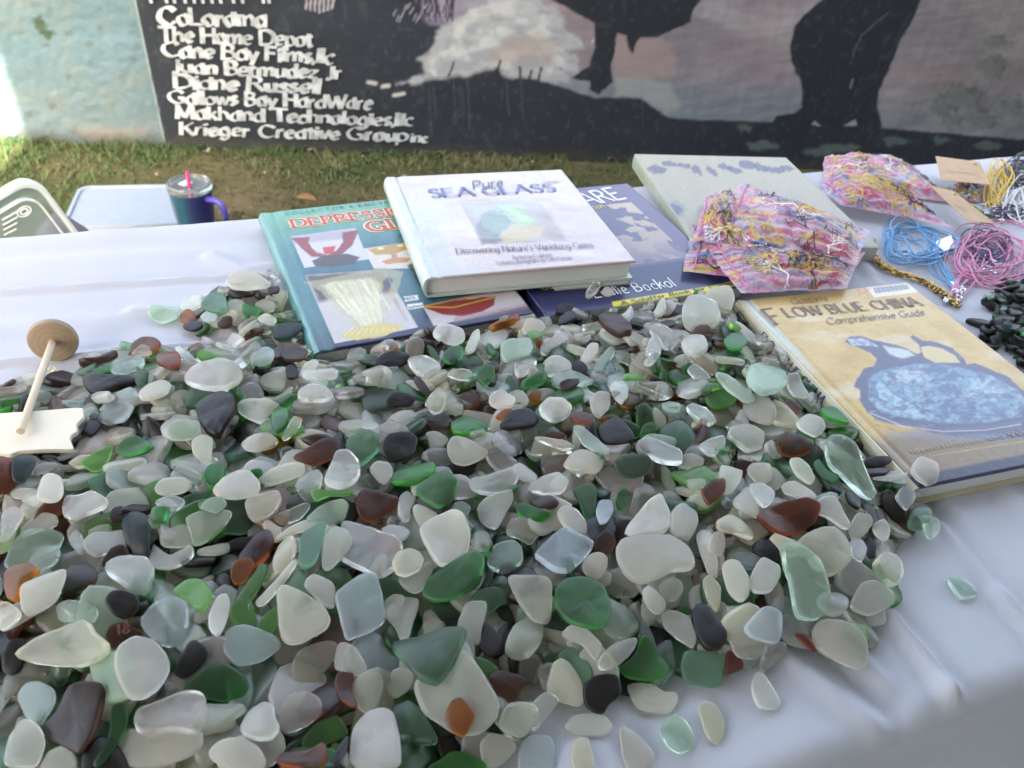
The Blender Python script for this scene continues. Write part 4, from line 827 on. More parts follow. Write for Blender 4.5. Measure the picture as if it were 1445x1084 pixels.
# ------------------------------------------------------------------ bins, lid and tumbler behind the table
def rrect(w, d, r, n=6):
    L = []
    for cx, cy, a0 in ((w / 2 - r, d / 2 - r, 0), (-w / 2 + r, d / 2 - r, 90), (-w / 2 + r, -d / 2 + r, 180), (w / 2 - r, -d / 2 + r, 270)):
        for k in range(n + 1): a = math.radians(a0 + 90 * k / n); L.append((cx + r * math.cos(a), cy + r * math.sin(a)))
    return L
def build_bins():
    zl = .275; a, b, c, d = (atz(*q, zl)[:2] for q in ((108, 267), (262, 264), (92, 317), (268, 306)))
    ctr = (a + b + c + d) / 4; ang = math.atan2(*(b - a)[::-1]); w = (np.linalg.norm(b - a) + np.linalg.norm(d - c)) / 2; dp = .215
    root = empty("lidded_storage_bin", (ctr[0], ctr[1], 0), ang); tag(root, "clear plastic storage bin with a flat blue grey lid, tumbler on top", "bin")
    clear = mat("clear_bin_plastic", (.78, .82, .82), .25, trans=.75, var=.03); lidm = mat("blue_grey_lid", (.20, .25, .31), .45, var=.04, bump=.1, bs=120)
    mb = MB(); R = []
    for z, k in ((0.0, .84), (.01, .86), (zl - .03, .965), (zl - .012, .97)): R.append([(x * k, y * k, z) for x, y in rrect(w, dp, .03)])
    for z, k in ((zl - .012, .95), (.012, .845)): R.append([(x * k, y * k, z) for x, y in rrect(w, dp, .03)])
    mb.loft(R); mb.build("box", clear, root)
    mb = MB(); R = []
    for z, k in ((zl - .022, 1.03), (zl - .004, 1.035), (zl, 1.02), (zl, .965), (zl - .005, .945)): R.append([(x * k, y * k, z) for x, y in rrect(w, dp, .028)])
    mb.loft(R); mb.build("lid", lidm, root)
    mb = MB(); mb.box(-.06, .06, -.03, .03, .02, .12, .01); mb.build("folded_contents", mat("dark_cloth_contents", (.06, .06, .07), .8), root)
    # second lid in front, only its rim shows
    P = atz(150, 330, .25); o = empty("round_cornered_lid", (P[0], P[1], .23), ang + .1); tag(o, "pale translucent lid edge just showing above the cloth in front of the bin", "lid")
    mb = MB(); R = []
    for z, k in ((-.23, .8), (-.05, .94), (.0, .95), (.004, 1.0), (.016, 1.0), (.018, .96), (.013, .93)): R.append([(x * k, y * k, z) for x, y in rrect(.2, .13, .03)])
    mb.loft(R); mb.build("lid_body", mat("milky_plastic", (.62, .67, .72), .4, trans=.3, var=.03), o)
    # clear lid leaning up at the left
    A = atz(-75, 330, .48); B = atz(104, 327, .44); Tp = atz(43, 246, .56)
    x = Vector(B - A); ex = x.normalized(); n0 = ex.cross(Vector((0, .15, 1))).normalized(); ey = Vector((-.42, .55, .72)); ey = (ey - ex * ey.dot(ex)).normalized(); ez = ex.cross(ey)
    # plane through the visible corner and the right edge
    ex = Vector(B - Tp); ex.normalize(); L2 = Vector(atz(-2, 270, .545) - Tp); ey = (L2 - ex * L2.dot(ex)).normalized(); ez = ex.cross(ey)
    Mx = Matrix(((ex[0], ey[0], ez[0], Tp[0]), (ex[1], ey[1], ez[1], Tp[1]), (ex[2], ey[2], ez[2], Tp[2]), (0, 0, 0, 1)))
    root = empty("clear_box_lid"); root.matrix_world = Mx; tag(root, "clear plastic box lid with recycling mark leaning beside the table", "lid")
    wl, dl = .34, .24; off = (wl / 2 - .004, dl / 2 - .004)
    cl = mat("clear_lid_plastic", (.66, .76, .78), .2, trans=.85, var=.03); rim = mat("clear_lid_rim", (.80, .85, .84), .3, trans=.45, var=.03); mark = mat("moulded_mark", (.86, .9, .9), .4, trans=.1)
    O = rrect(wl, dl, .035); s = 1 if ez[2] > 0 else -1
    mb = MB(); R = []
    for k, z in ((.93, 0), (.93, .0022 * s)): R.append([(x_ * k + off[0], y_ * k + off[1], z) for x_, y_ in O])
    mb.loft(R); pan = mb.build("panel", cl, root)
    for k0, k1, h in ((.93, 1.0, .012), (.80, .825, .005)):
        mb = MB(); R = []
        for k, z in ((k0, -.003), (k1, -.003), (k1, h), ((k0 + k1) / 2, h + .002), (k0, h), (k0, -.003)): R.append([(x_ * k + off[0], y_ * k + off[1], z * s) for x_, y_ in O])
        mb.loft(R, cap=False); mb.build("rim", rim, root)
    def on(px, py):
        d_ = ray(px, py); t = (np.array(Tp) - CAM) @ np.array(ez) / (d_ @ np.array(ez)); P = Vector(CAM + t * d_) - Vector(Tp); return np.array([P.dot(ex), P.dot(ey)])
    for t in range(2):
        mb = MB(); c0 = on(33, 298); P = [(c0[0] + .008 * (1 - .45 * t) * math.cos(q), c0[1] + .012 * (1 - .45 * t) * math.sin(q), .0035 * s) for q in np.linspace(0, 6.283, 22)]; mb.tube(P, .0011, 5); mb.build("recycling_mark", mark, pan)
    for k in range(4):
        p0 = on(2 + 1 * k, 310 + 7 * k); p1 = on(25 - 1 * k, 297 + 8.5 * k); mb = MB(); mb.tube([(*p0, .0035 * s), (*((p0 + p1) / 2), .0035 * s), (*p1, .0035 * s)], .0012, 5); mb.build("moulded_line", mark, pan)
    # dark bag behind the clear lid
    P = atz(78, 322, .44); mb = MB(); R = []
    for z, k in ((-.44, .6), (-.3, .95), (-.12, 1.0), (-.03, .6), (.012, .14)): R.append([(x_ * k + .01 * math.sin(9 * z), y_ * k, z) for x_, y_ in rrect(.15, .10, .03)])
    mb.loft(R); o = mb.build("cloth_bag", mat("mauve_grey_cloth", (.16, .13, .15), .85, bump=.3, bs=150)); o.location = (P[0] - .01, P[1] + .03, .44); o.rotation_euler = (0, 0, .3); tag(o, "dark mauve cloth bag seen through the clear lid", "bag")
    # tumbler
    T0 = atz(266, 257, .465); root = empty("tumbler", (T0[0], T0[1], zl - .004), -.35); tag(root, "blue green metallic tumbler with handle and pink straw", "tumbler")
    hb = .465 - zl + .004; r1 = .0435; r0 = .031
    m, nt, b = new_mat("iridescent_steel"); L = nt.links; tc = N(nt, "ShaderNodeTexCoord"); sx = N(nt, "ShaderNodeSeparateXYZ"); L.new(tc.outputs["Object"], sx.inputs[0]); mr = N(nt, "ShaderNodeMapRange"); mr.inputs[1].default_value = -.045; mr.inputs[2].default_value = .045; L.new(sx.outputs[0], mr.inputs[0])
    rp = N(nt, "ShaderNodeValToRGB"); E_ = rp.color_ramp.elements; E_[0].color = (.025, .05, .17, 1); E_[1].color = (.03, .03, .15, 1); e2 = E_.new(.38); e2.color = (.03, .10, .19, 1); e3 = E_.new(.58); e3.color = (.02, .13, .16, 1); e4 = E_.new(.8); e4.color = (.035, .06, .16, 1)
    L.new(mr.outputs[0], rp.inputs[0]); L.new(rp.outputs[0], b.inputs["Base Color"]); b.inputs["Metallic"].default_value = .35; b.inputs["Roughness"].default_value = .32; b.inputs["Coat Weight"].default_value = .3
    mb = MB(); mb.lathe([(0, 0), (r0 - .002, 0), (r0, .003), (r0 + .002, hb * .3), (r1 - .003, hb * .62), (r1, hb - .016), (r1 - .002, hb - .016), (r0, .006), (0, .006)], 40); mb.build("body", m, root)
    mb = MB(); mb.lathe([(r1 - .003, hb - .018), (r1 + .0012, hb - .015), (r1 + .0015, hb - .004), (r1 - .001, hb), (r1 - .005, hb), (r1 - .007, hb - .007), (0, hb - .008)], 40); lid = mb.build("lid", mat("clear_tumbler_lid", (.6, .65, .66), .1, trans=.85, var=.03), root)
    mb = MB(); mb.box(-.02, .002, -.012, .012, hb - .0075, hb - .003, .004); mb.build("slider", mat("grey_slider", (.55, .58, .6), .3, trans=.3), lid)
    mb = MB(); mb.tube([(.008, -.006, hb - .05), (.006, -.005, hb + .0), (.003, -.002, hb + .012), (.001, .001, hb + .024)], .0036, 12); mb.build("straw", mat("pink_straw", (.75, .03, .2), .35, trans=.2), root)
    mb = MB(); Q = catmull([(r1 - .002, 0, hb - .028), (r1 + .028, 0, hb - .026), (r1 + .041, 0, hb - .042), (r1 + .041, 0, hb - .085), (r1 + .034, 0, hb - .125), (r1 - .008, 0, hb - .135)], 6); mb.tube(Q, .0065, 10); mb.build("handle", mat("violet_blue_handle", (.06, .05, .30), .35, coat=.3), root)
build_bins()

# ------------------------------------------------------------------ organza bags
def resample0(P, n):
    Q = np.vstack([P, P[:1]]); L = np.concatenate([[0], np.cumsum(np.linalg.norm(np.diff(Q, axis=0), axis=1))]); t = np.linspace(0, L[-1], n, endpoint=False)
    return np.stack([np.interp(t, L, Q[:, 0]), np.interp(t, L, Q[:, 1])], 1)
ORG = paint_mat("printed_organza", .34, alpha=.78, sheen=.3, bump=.3, bs=90, bd=.003, fine=.35, fs=700)
INKS = {k: mat("print_" + k, c, .45, var=.15) for k, c in dict(gold=(.62, .43, .05), pink=(.60, .06, .20), blue=(.08, .14, .42), black=(.03, .025, .03), white=(.75, .73, .73), green=(.05, .09, .07), crimson=(.32, .02, .08)).items()}
PAL = [(.60, .14, .28), (.62, .42, .10), (.62, .05, .20), (.66, .42, .06), (.14, .16, .48), (.50, .38, .46), (.55, .12, .26), (.30, .26, .38), (.60, .30, .40)]
def organza(quad_px, h, hump, label, seed, prints, group=None):
    """sheer printed bag lying folded: a rectangle of cloth with crisp pleats, corners in photo pixels (top left, top right, bottom right, bottom left)"""
    rr = random.Random(seed); Q = np.array([at(x, y, h)[:2] for x, y in pts(quad_px)]); c = Q.mean(0); ns, nt_ = 110, 80
    def xy(s, t): s = s[:, None]; t = t[:, None]; return (Q[3] * (1 - s) + Q[2] * s) * (1 - t) + (Q[0] * (1 - s) + Q[1] * s) * t
    def zz(s, t):
        ph = t * 9 + .8 * fbm(s * 2.2, t * 2.2, seed, 2) * 3 + seed; tri = np.abs((ph % 1) - .5) * 2; ph2 = (t * .6 + s * 5.5 + fbm(s * 3, t * 3, seed + 3, 2) * 1.5); tri2 = np.abs((ph2 % 1) - .5) * 2
        e = np.clip(np.minimum(np.minimum(s, 1 - s), np.minimum(t, 1 - t)) / .12, 0, 1)
        return h + .0015 + e * (hump * np.sin(math.pi * s) ** .7 * np.sin(math.pi * t) ** .7 * (.7 + .6 * fbm(s * 3, t * 3, seed + 5, 2)) + .0035 * tri * smooth(.1, .5, fbm(s * 4, t * 4, seed + 7, 2)) + .002 * tri2) + .0012 * fbm(s * 26, t * 22, seed + 8, 2)
    def warp(s, t): return s + .025 * (vnoise(t * 7, t * 0, seed) - .5) * np.abs(2 * s - 1), t + .04 * (vnoise(s * 6, s * 0 + 2, seed) - .5) * np.abs(2 * t - 1)
    S, T = np.meshgrid(np.linspace(0, 1, ns), np.linspace(0, 1, nt_), indexing='ij'); s = S.ravel(); t = T.ravel(); V = np.column_stack([xy(*warp(s, t)) - c, zz(s, t)])
    k = (fbm(s * 2.0, t * 3.4, seed + 4, 3) * 2.6 + .10 * fbm(s * 26, t * 20, seed + 6, 3)) * len(PAL); k0 = np.floor(k).astype(int) % len(PAL); k1 = (k0 + 1) % len(PAL); fr = smooth(.3, .7, k - np.floor(k))[:, None]
    pal = np.array(PAL); C = pal[k0] * (1 - fr) + pal[k1] * fr; sp = smooth(.55, .62, fbm(s * 55, t * 40, seed + 8, 2))[:, None] * .4; C = C * (1 - sp) + np.array([.66, .58, .62]) * sp
    root = empty("organza_bag", (c[0], c[1], ZT)); tag(root, label, "bag", group); mesh_np("bag_cloth", V, grid_faces(ns, nt_), ORG, root, colors=C)
    hem = MB(); ts = np.linspace(.04, .96, 40); ss = np.full(40, .07); P = np.column_stack([xy(*warp(ss, ts)) - c, zz(ss, ts) + .001]); hem.tube(P, .0011, 6); hem.build("drawstring", mat("ribbon_%d" % seed, (.55, .15, .30), .4), root)
    W_ = np.linalg.norm(Q[2] - Q[3]); H_ = np.linalg.norm(Q[0] - Q[3])
    cols = ["gold", "gold", "black", "gold", "white", "crimson", "gold", "black", "blue", "green", "black"]; items = [(col, rr.uniform(.05, .95), rr.uniform(.05, .95), rr.uniform(.022, .038), rr.uniform(0, 6.28)) for col in (prints + [rr.choice(cols) for _ in range(10)])]
    for ci, (col, s0, t0, size, ang) in enumerate(items):
        V2 = []; F2 = []
        def seg(p, ang, L, w, d):
            if d == 0 or L < .0012: return
            for q in range(2):
                q_ = p + np.array([math.cos(ang), math.sin(ang)]) * L * .5; nrm = np.array([-math.sin(ang), math.cos(ang)]) * w; o = len(V2)
                for pp in (p - nrm, p + nrm, q_ + nrm * .85, q_ - nrm * .85): V2.append((pp[0] / W_, pp[1] / H_))
                F2.append((o, o + 1, o + 2, o + 3)); p = q_; ang += rr.uniform(-.25, .25)
            for q in (-1, 1): seg(p, ang + q * rr.uniform(.25, .6), L * rr.uniform(.68, .9), w * .8, d - 1)
        for q in range(2): seg(np.array([s0 * W_, t0 * H_]), ang + q * 2.2, size * .30, .0009, 6)
        V2 = np.array(V2); ok = ((V2 > .01) & (V2 < .99)).all(1); F2 = [f for f in F2 if ok[list(f)].all()]
        if F2:
            s2, t2 = np.clip(V2[:, 0], 0, 1), np.clip(V2[:, 1], 0, 1)
            mesh_np("coral_print", np.column_stack([xy(*warp(s2, t2)) - c, zz(s2, t2) + .0008 + .00012 * ci + rng.random(len(V2)) * 3e-5]), F2, INKS[col], root, smooth_=False)
    return root
GRP = "organza bags on the table"
organza("975,318 1195,372 1182,412 966,384", .0225, .010, "lowest organza bag of the packet on the cream book", 11, ["crimson", "black", "black"], GRP)
organza("990,345 1218,358 1194,409 1045,416", .031, .012, "organza bag with dark coral prints overhanging the dark blue guide", 13, ["black", "crimson", "crimson", "gold"], GRP)
organza("996,280 1030,268 1070,360 978,338", .036, .010, "narrow pink organza flap folded across the packet's left end", 16, ["gold", "black", "pink"], GRP)
organza("1042,259 1226,328 1206,376 1012,330", .040, .015, "topmost organza bag of the packet with gold coral prints", 12, ["gold", "gold", "pink", "blue", "white"], GRP)
organza("1163,222 1264,225 1352,288 1158,263", .003, .020, "pink organza bag lying farthest back beside the propped kraft tag", 14, ["gold", "pink", "white", "gold"], GRP)
organza("1154,262 1252,259 1342,322 1186,291", .014, .018, "organza bag with bold gold coral prints beside blue cord", 15, ["gold", "gold", "gold", "black", "pink"], GRP)
organza("1343,262 1392,266 1380,287 1348,286", .002, .008, "small end of an organza bag poking out under the kraft tags", 17, ["blue"], GRP)

# ------------------------------------------------------------------ kraft tags
def tag_card(out_px, h, tilt, label, writing):
    kr = mat("kraft_card", (.45, .31, .19), .85, var=.08, vs=60, bump=.15, bs=300); P = [at(x, y, h) for x, y in pts(out_px)]; c = np.mean(P, 0)
    root = empty("kraft_tag", (c[0], c[1], ZT)); tag(root, label, "tag", "kraft tags among the cords")
    R = [[(p[0] - c[0], p[1] - c[1], p[2] - ZT + tilt * (p[0] - c[0]) + z) for p in P] for z in (0, .0007)]
    mb = MB(); mb.loft(R); card = mb.build("card", kr, root, sm=False)
    for (t, xa, ya, xb, yb, hh) in writing:
        a = at(xa, ya, h) - np.array([c[0], c[1], ZT]); b = at(xb, yb, h) - np.array([c[0], c[1], ZT])
        for q in (a, b): q[2] = h + tilt * q[0] + .0012
        d = (b - a) / np.linalg.norm(b - a); up = np.array([-d[1], d[0], 0]); put_text(t, a, b, up, hh, INKS["black"], card, slant=.25, wmax=.07, wmin=.05)
    mb = MB(); q = at(*pts(out_px)[1], h) - c; mb.tube([(q[0] * .75 + .004 * math.cos(t), q[1] * .75 + .004 * math.sin(t), h + tilt * q[0] * .75 + .0012) for t in np.linspace(0, 6.28, 12)], .0006, 5); mb.build("eyelet", mat("brass_eyelet", (.6, .5, .3), .3, metal=1.0), root)
tag_card("1320,221 1382,229 1397,261 1328,255", .030, 0, "kraft paper tag propped behind the yellow cord", [("Tie Necklace", 1335, 244, 1378, 248, .007)])
tag_card("1311,262 1345,270 1404,316 1366,313", .024, 0, "kraft paper tag crossed by a green charm chain", [("Charms", 1340, 288, 1362, 300, .006)])

# ------------------------------------------------------------------ cord hanks
STEEL = mat("silver_clasp", (.62, .62, .62), .25, metal=1.0, var=.2, vs=200)
def hank(name, label, col, cx, cy, rx, ry, rot, n, tail, r=.00105, seed=0, hz=.018, gold=False, clasp=True, tails=5):
    """loops of cord lying on the table, centre and radii in photo pixels, tail = pixel point the loose ends run to"""
    rr = random.Random(seed); m = mat(name + "_%d" % seed, col, .5 if not gold else .3, metal=.9 if gold else 0, var=.15, vs=300)
    c = at(cx, cy, .004); root = empty(name, (c[0], c[1], ZT)); tag(root, label, "cord", "cord hanks on the table"); root["group"] = "necklace cord hanks"
    for k in range(n):
        P = []; a0 = rr.uniform(0, 6.28); s = rr.uniform(.55, 1.15); ox, oy = rr.uniform(-.28, .28) * rx, rr.uniform(-.28, .28) * ry; p1, p2 = rr.uniform(0, 6), rr.uniform(0, 6)
        for t in np.linspace(0, 6.283, 30):
            w = 1 + .20 * math.sin(2 * t + p1) + .10 * math.sin(3 * t + p2) + .05 * math.sin(5 * t + p1)
            dx, dy = rx * s * w * math.cos(t), ry * s * w * math.sin(t)
            q = at(cx + ox + dx * math.cos(rot) - dy * math.sin(rot), cy + oy + dx * math.sin(rot) + dy * math.cos(rot), .003)
            P.append((q[0] - c[0], q[1] - c[1], .0025 + hz * (k / n) * (.55 + .45 * math.sin(t + p1)) + .002 * math.sin(4 * t + p2) + .002))
        P[-1] = P[0]; mb = MB(); mb.tube(catmull(P, 3), r, 6); mb.build("strand", m, root)
    tx, ty = tail
    for k in range(tails):
        e = (tx + rr.uniform(-14, 14), ty + rr.uniform(-9, 9)); st = (cx + (tx - cx) * .25 + rr.uniform(-.4, .4) * rx, cy + (ty - cy) * .25 + rr.uniform(-.4, .4) * ry)
        mid = ((st[0] + e[0]) / 2 + rr.uniform(-10, 10), (st[1] + e[1]) / 2 + rr.uniform(-7, 7)); Q = [at(*q, 0) for q in (st, mid, e)]
        Q = catmull([(q[0] - c[0], q[1] - c[1], z) for q, z in zip(Q, (.010, .006, .004))], 8); mb = MB(); mb.tube(Q, r, 6); mb.build("strand", m, root)
        if clasp:
            mb = MB(); p = Q[-1]; an = rr.uniform(0, 6.28)
            mb.tube([(p[0] + .0032 * math.cos(t) * math.cos(an) - .0022 * math.sin(t) * math.sin(an), p[1] + .0032 * math.cos(t) * math.sin(an) + .0022 * math.sin(t) * math.cos(an), p[2] + .001 + .0008 * math.sin(t)) for t in np.linspace(0, 6.283, 12)], .0007, 5)
            mb.tube([(p[0], p[1], p[2]), (p[0] - .002 * math.cos(an), p[1] - .002 * math.sin(an), p[2] + .001), (p[0] - .005 * math.cos(an), p[1] - .005 * math.sin(an), p[2] + .001)], .0013, 6)
            mb.build("clasp", STEEL, root)
    return root
hank("necklace_cord", "sky blue necklace cords looped beside the purple organza bag", (.09, .30, .52), 1290, 350, 42, 26, .25, 11, (1345, 410), seed=1, tails=6)
hank("necklace_cord", "pink necklace cords in wide loops beside dark green glass", (.60, .22, .36), 1393, 365, 48, 32, .1, 13, (1345, 425), seed=2, tails=7)
hank("necklace_cord", "dark purple necklace cords heaped under the pink ones", (.06, .03, .12), 1392, 350, 30, 17, .1, 9, (1395, 380), seed=3, r=.0008, tails=8, hz=.01)
hank("necklace_cord", "yellow necklace cords beside the propped kraft tag", (.65, .43, .06), 1404, 262, 16, 26, .1, 9, (1395, 295), seed=4, tails=6)
hank("necklace_cord", "charcoal grey necklace cords coiled behind the white ones", (.05, .05, .055), 1447, 246, 24, 18, .2, 14, (1440, 262), seed=5, tails=3, clasp=False)
hank("necklace_cord", "white necklace cords coiled thick beside the yellow ones", (.62, .62, .60), 1452, 287, 29, 26, .1, 15, (1440, 300), seed=6, tails=3)
hank("necklace_cord", "black violet cord ends with clasps by the kraft tag", (.05, .03, .09), 1425, 303, 24, 9, .1, 7, (1400, 310), seed=7, tails=9, r=.0008, hz=.006)
def chain(name, label, path, col, seed, n=3, r=.0011, wob=.0035):
    P = [at(x, y, .004) for x, y in pts(path)]; c = P[0]; root = empty(name, (c[0], c[1], ZT)); tag(root, label, "chain", "chains on the table"); rr = random.Random(seed)
    m = mat(name + "_metal_%d" % seed, col, .3, metal=.9, var=.3, vs=400)
    for k in range(n):
        Q = catmull(P, 26); t = np.arange(len(Q)); ph = rr.uniform(0, 6)
        X = np.column_stack([Q[:, 0] - c[0] + wob * np.sin(t * .55 + ph), Q[:, 1] - c[1] + wob * np.cos(t * .48 + ph), .0045 + .0025 * np.sin(t * .6 + 2 * ph)])
        mb = MB(); mb.tube(X, r * (1 + .45 * np.sin(t * 2.1)), 6); mb.build("strand", m, root)
    return root
chain("gold_chain", "gold chains twisted together beside the blue cords", "1231,340 1238,368 1262,383 1300,396 1330,415 1352,430", (.42, .27, .09), 1, 6)
chain("charm_chain", "green charm chain laid across the kraft tag", "1334,268 1350,283 1372,291 1388,301 1412,308", (.25, .33, .16), 2, 3, .0012)
mb = MB(); P = [at(x, y, .004) for x, y in pts("1318,342 1340,336 1348,350 1330,360 1316,356")]; c = np.mean(P, 0)
mb.loft([[(p[0] - c[0], p[1] - c[1], .004 + .004 * (k % 2) + z) for k, p in enumerate(P)] for z in (0, .0006)]); o = mb.build("plastic_sleeve", mat("crinkled_plastic", (.4, .4, .4), .35, trans=.4, bump=.4, bs=200)); o.location = (c[0], c[1], ZT); tag(o, "crinkled clear plastic sleeve between the blue and pink cords", "sleeve")

# ------------------------------------------------------------------ sea glass
TINT = dict(w=(.96, .94, .855), y=(.96, .915, .76), s=(.74, .90, .77), a=(.80, .91, .91), g=(.07, .42, .12), e=(.014, .42, .04), l=(.26, .66, .19), f=(.10, .23, .12), b=(.085, .028, .015), r=(.33, .07, .022), o=(.66, .21, .012), k=(.022, .012, .012), t=(.02, .09, .085), m=(.26, .54, .36))
CNAME = dict(w="frosted white", y="cream white", s="pale seafoam", a="icy blue grey", g="green", e="bright emerald", l="lime green", f="dark olive green", b="dark brown", r="reddish brown", o="amber orange", k="near black", t="deep teal", m="soft sea green")
X0, X1, Y0, Y1, CS = -.62, 1.05, .02, 1.05, .0025
HX, HY = int((X1 - X0) / CS), int((Y1 - Y0) / CS)
HM = np.zeros((HX, HY)); TOPID = np.full((HX, HY), -1)
GXX = X0 + (np.arange(HX) + .5) * CS; GYY = Y0 + (np.arange(HY) + .5) * CS
_gx, _gy = np.meshgrid(GXX, GYY, indexing='ij')
HM += cloth_h(_gx.ravel(), _gy.ravel()).reshape(HX, HY)
# table edge: beyond the front the cloth falls away
for b_ in BOOKS:                                       # books stand in the way of the glass
    u = (_gx - b_.x) * b_.ex[0] + (_gy - b_.y) * b_.ex[1]; v = (_gx - b_.x) * b_.ey[0] + (_gy - b_.y) * b_.ey[1]
    HM = np.where((u > -.006) & (u < b_.w) & (v > 0) & (v < b_.d), np.maximum(HM, b_.z1), HM)

BKM = HM > .012
def over_book(O):
    i = np.clip(((O[:, 0] - X0) / CS).astype(int), 0, HX - 1); j = np.clip(((O[:, 1] - Y0) / CS).astype(int), 0, HY - 1); return BKM[i, j].sum() > 2
def mask_of(P2):
    lo = P2.min(0); hi = P2.max(0); i0 = max(int((lo[0] - X0) / CS) - 1, 0); i1 = min(int((hi[0] - X0) / CS) + 2, HX); j0 = max(int((lo[1] - Y0) / CS) - 1, 0); j1 = min(int((hi[1] - Y0) / CS) + 2, HY)
    if i1 <= i0 + 1 or j1 <= j0 + 1: return None
    X = _gx[i0:i1, j0:j1]; Y = _gy[i0:i1, j0:j1]; return (slice(i0, i1), slice(j0, j1)), X, Y, poly_sd(X, Y, P2)
def settle(P2, maxt, extra=None, q=88, tame=False):
    """plane z = c + a(x-cx) + b(y-cy) that a flat piece with outline P2 comes to rest on"""
    r = mask_of(P2)
    if r is None: return None
    sl, X, Y, d = r; m = d > -CS * .3
    if m.sum() < 3: return None
    x = X[m]; y = Y[m]; h = HM[sl][m]; cx, cy = P2.mean(0)
    A = np.column_stack([x - cx, y - cy, np.ones_like(x)]); wgt = 1 + 2 * smooth(np.percentile(h, 40), np.percentile(h, 95) + 1e-6, h)
    a, b, c = np.linalg.lstsq(A * wgt[:, None], h * wgt, rcond=None)[0]
    if extra is not None: a += extra[0]; b += extra[1]
    g = math.hypot(a, b)
    if g > maxt: a *= maxt / g; b *= maxt / g
    if tame: a = float(np.clip(a * .6, -.25, .25)); b = float(np.clip(b * .6 + .05, -.10, .35))
    c = np.percentile(h - a * (x - cx) - b * (y - cy), q); return a, b, c, cx, cy
def deposit(P2, pl, t, pid):
    sl, X, Y, d = mask_of(P2); a, b, c, cx, cy = pl
    top = c + a * (X - cx) + b * (Y - cy) + t * (.55 + .45 * smooth(0, .005, d)); m = (d > 0) & (top > HM[sl])
    HM[sl][m] = top[m]; TOPID[sl][m] = pid
def chaikin(P, k=2):
    P = np.asarray(P, float)
    for _ in range(k):
        Q = np.roll(P, -1, 0); P = np.stack([.75 * P + .25 * Q, .25 * P + .75 * Q], 1).reshape(-1, 2)
    return P
def corners(P, r):
    """worn corners: straight sides, small radii"""
    P = np.asarray(P, float); Q = np.roll(P, -1, 0); return chaikin(np.stack([P + (Q - P) * r, Q - (Q - P) * r], 1).reshape(-1, 2), 2)
def resample(P, n):
    Q = np.vstack([P, P[:1]]); L = np.concatenate([[0], np.cumsum(np.linalg.norm(np.diff(Q, axis=0), axis=1))]); t = np.linspace(0, L[-1], n, endpoint=False)
    return np.stack([np.interp(t, L, Q[:, 0]), np.interp(t, L, Q[:, 1])], 1)
PROF_HI = [(.50, -.47), (.88, -.465), (.96, -.40), (.99, -.20), (1.0, 0.0), (.99, .20), (.96, .40), (.88, .475), (.50, .50), (.18, .51)]
PROF_LO = [(.86, -.48), (.975, -.33), (1.0, 0.0), (.975, .33), (.87, .48), (.3, .5)]
def piece_mesh(P2, t, prof, bend, seed, ragged=0.0):
    """local verts around the outline's centre (x, y in plane, z up) and quads"""
    n = len(P2); c = P2.mean(0); D = P2 - c; V = []
    R_ = np.linalg.norm(D, axis=1).mean(); ru = rng.uniform(-1, 1, 2)
    for k, (s, z) in enumerate(prof):
        # inset by a near-constant rim so flat faces stay flat
        ins = (1 - s) * R_; L = np.linalg.norm(D, axis=1, keepdims=True); f = np.maximum(1 - ins / np.maximum(L, 1e-6) * (.55 + .45 * L / R_), .05) if s > .6 else np.full((n, 1), s)
        q = D * f
        if ragged: q = q * (1 + ragged * (vnoise(np.arange(n) * .9, np.full(n, k * .6), seed) - .5))[:, None]
        zz = z * t + .10 * t * (vnoise(q[:, 0] * 130 + 7, q[:, 1] * 130, seed) - .5) * 2 + .06 * t * (vnoise(q[:, 0] * 420, q[:, 1] * 420, seed + 5) - .5)
        zz = zz + bend * ((q @ ru) ** 2) / R_
        V.append(np.column_stack([q, zz]))
    V = np.concatenate(V + [[[0, 0, prof[0][1] * t], [0, 0, prof[-1][1] * t]]])
    m = len(prof); i, j = np.meshgrid(np.arange(m - 1), np.arange(n), indexing='ij')
    F = np.stack([(i * n + j).ravel(), (i * n + (j + 1) % n).ravel(), ((i + 1) * n + (j + 1) % n).ravel(), ((i + 1) * n + j).ravel()], 1)
    j = np.arange(n); T1 = np.stack([np.full(n, m * n), (j + 1) % n, j], 1); T2 = np.stack([np.full(n, m * n + 1), (m - 1) * n + j, (m - 1) * n + (j + 1) % n], 1)
    return V, F, np.concatenate([T1, T2])
def pose(V, pl):
    a, b, c, cx, cy = pl; nz = np.array([-a, -b, 1.0]); nz /= np.linalg.norm(nz)
    ex = np.array([1, 0, a]); ex /= np.linalg.norm(ex); ey = np.cross(nz, ex)
    return V[:, :1] * ex + V[:, 1:2] * ey + V[:, 2:] * nz
class Stuff:
    def __init__(s): s.V = []; s.Q = []; s.T = []; s.C = []; s.o = 0
    def add(s, V, Q, T, col):
        s.V.append(V); s.Q.append(Q + s.o); s.T.append(T + s.o); s.C.append(np.tile(col, (len(V), 1))); s.o += len(V)
    def build(s, name, label):
        Q = np.concatenate(s.Q); T = np.concatenate(s.T); V = np.concatenate(s.V)
        F = np.concatenate([np.stack([Q[:, 0], Q[:, 1], Q[:, 2]], 1), np.stack([Q[:, 0], Q[:, 2], Q[:, 3]], 1), T])
        o = mesh_np(name, V, F, GLASS, colors=np.concatenate(s.C), attr="tint"); return tag(o, label, "sea glass", kind="stuff")
def jitter(c, k=.12):
    c = np.array(TINT[c]); return np.append(np.clip(c * rng.uniform(1 - k, 1 + k * .6) * rng.uniform(1 - k * .35, 1 + k * .35, 3), .006, .965), rng.choice([rng.uniform(.28, .6), rng.uniform(.65, 1.25), rng.uniform(.65, 1.25)]))
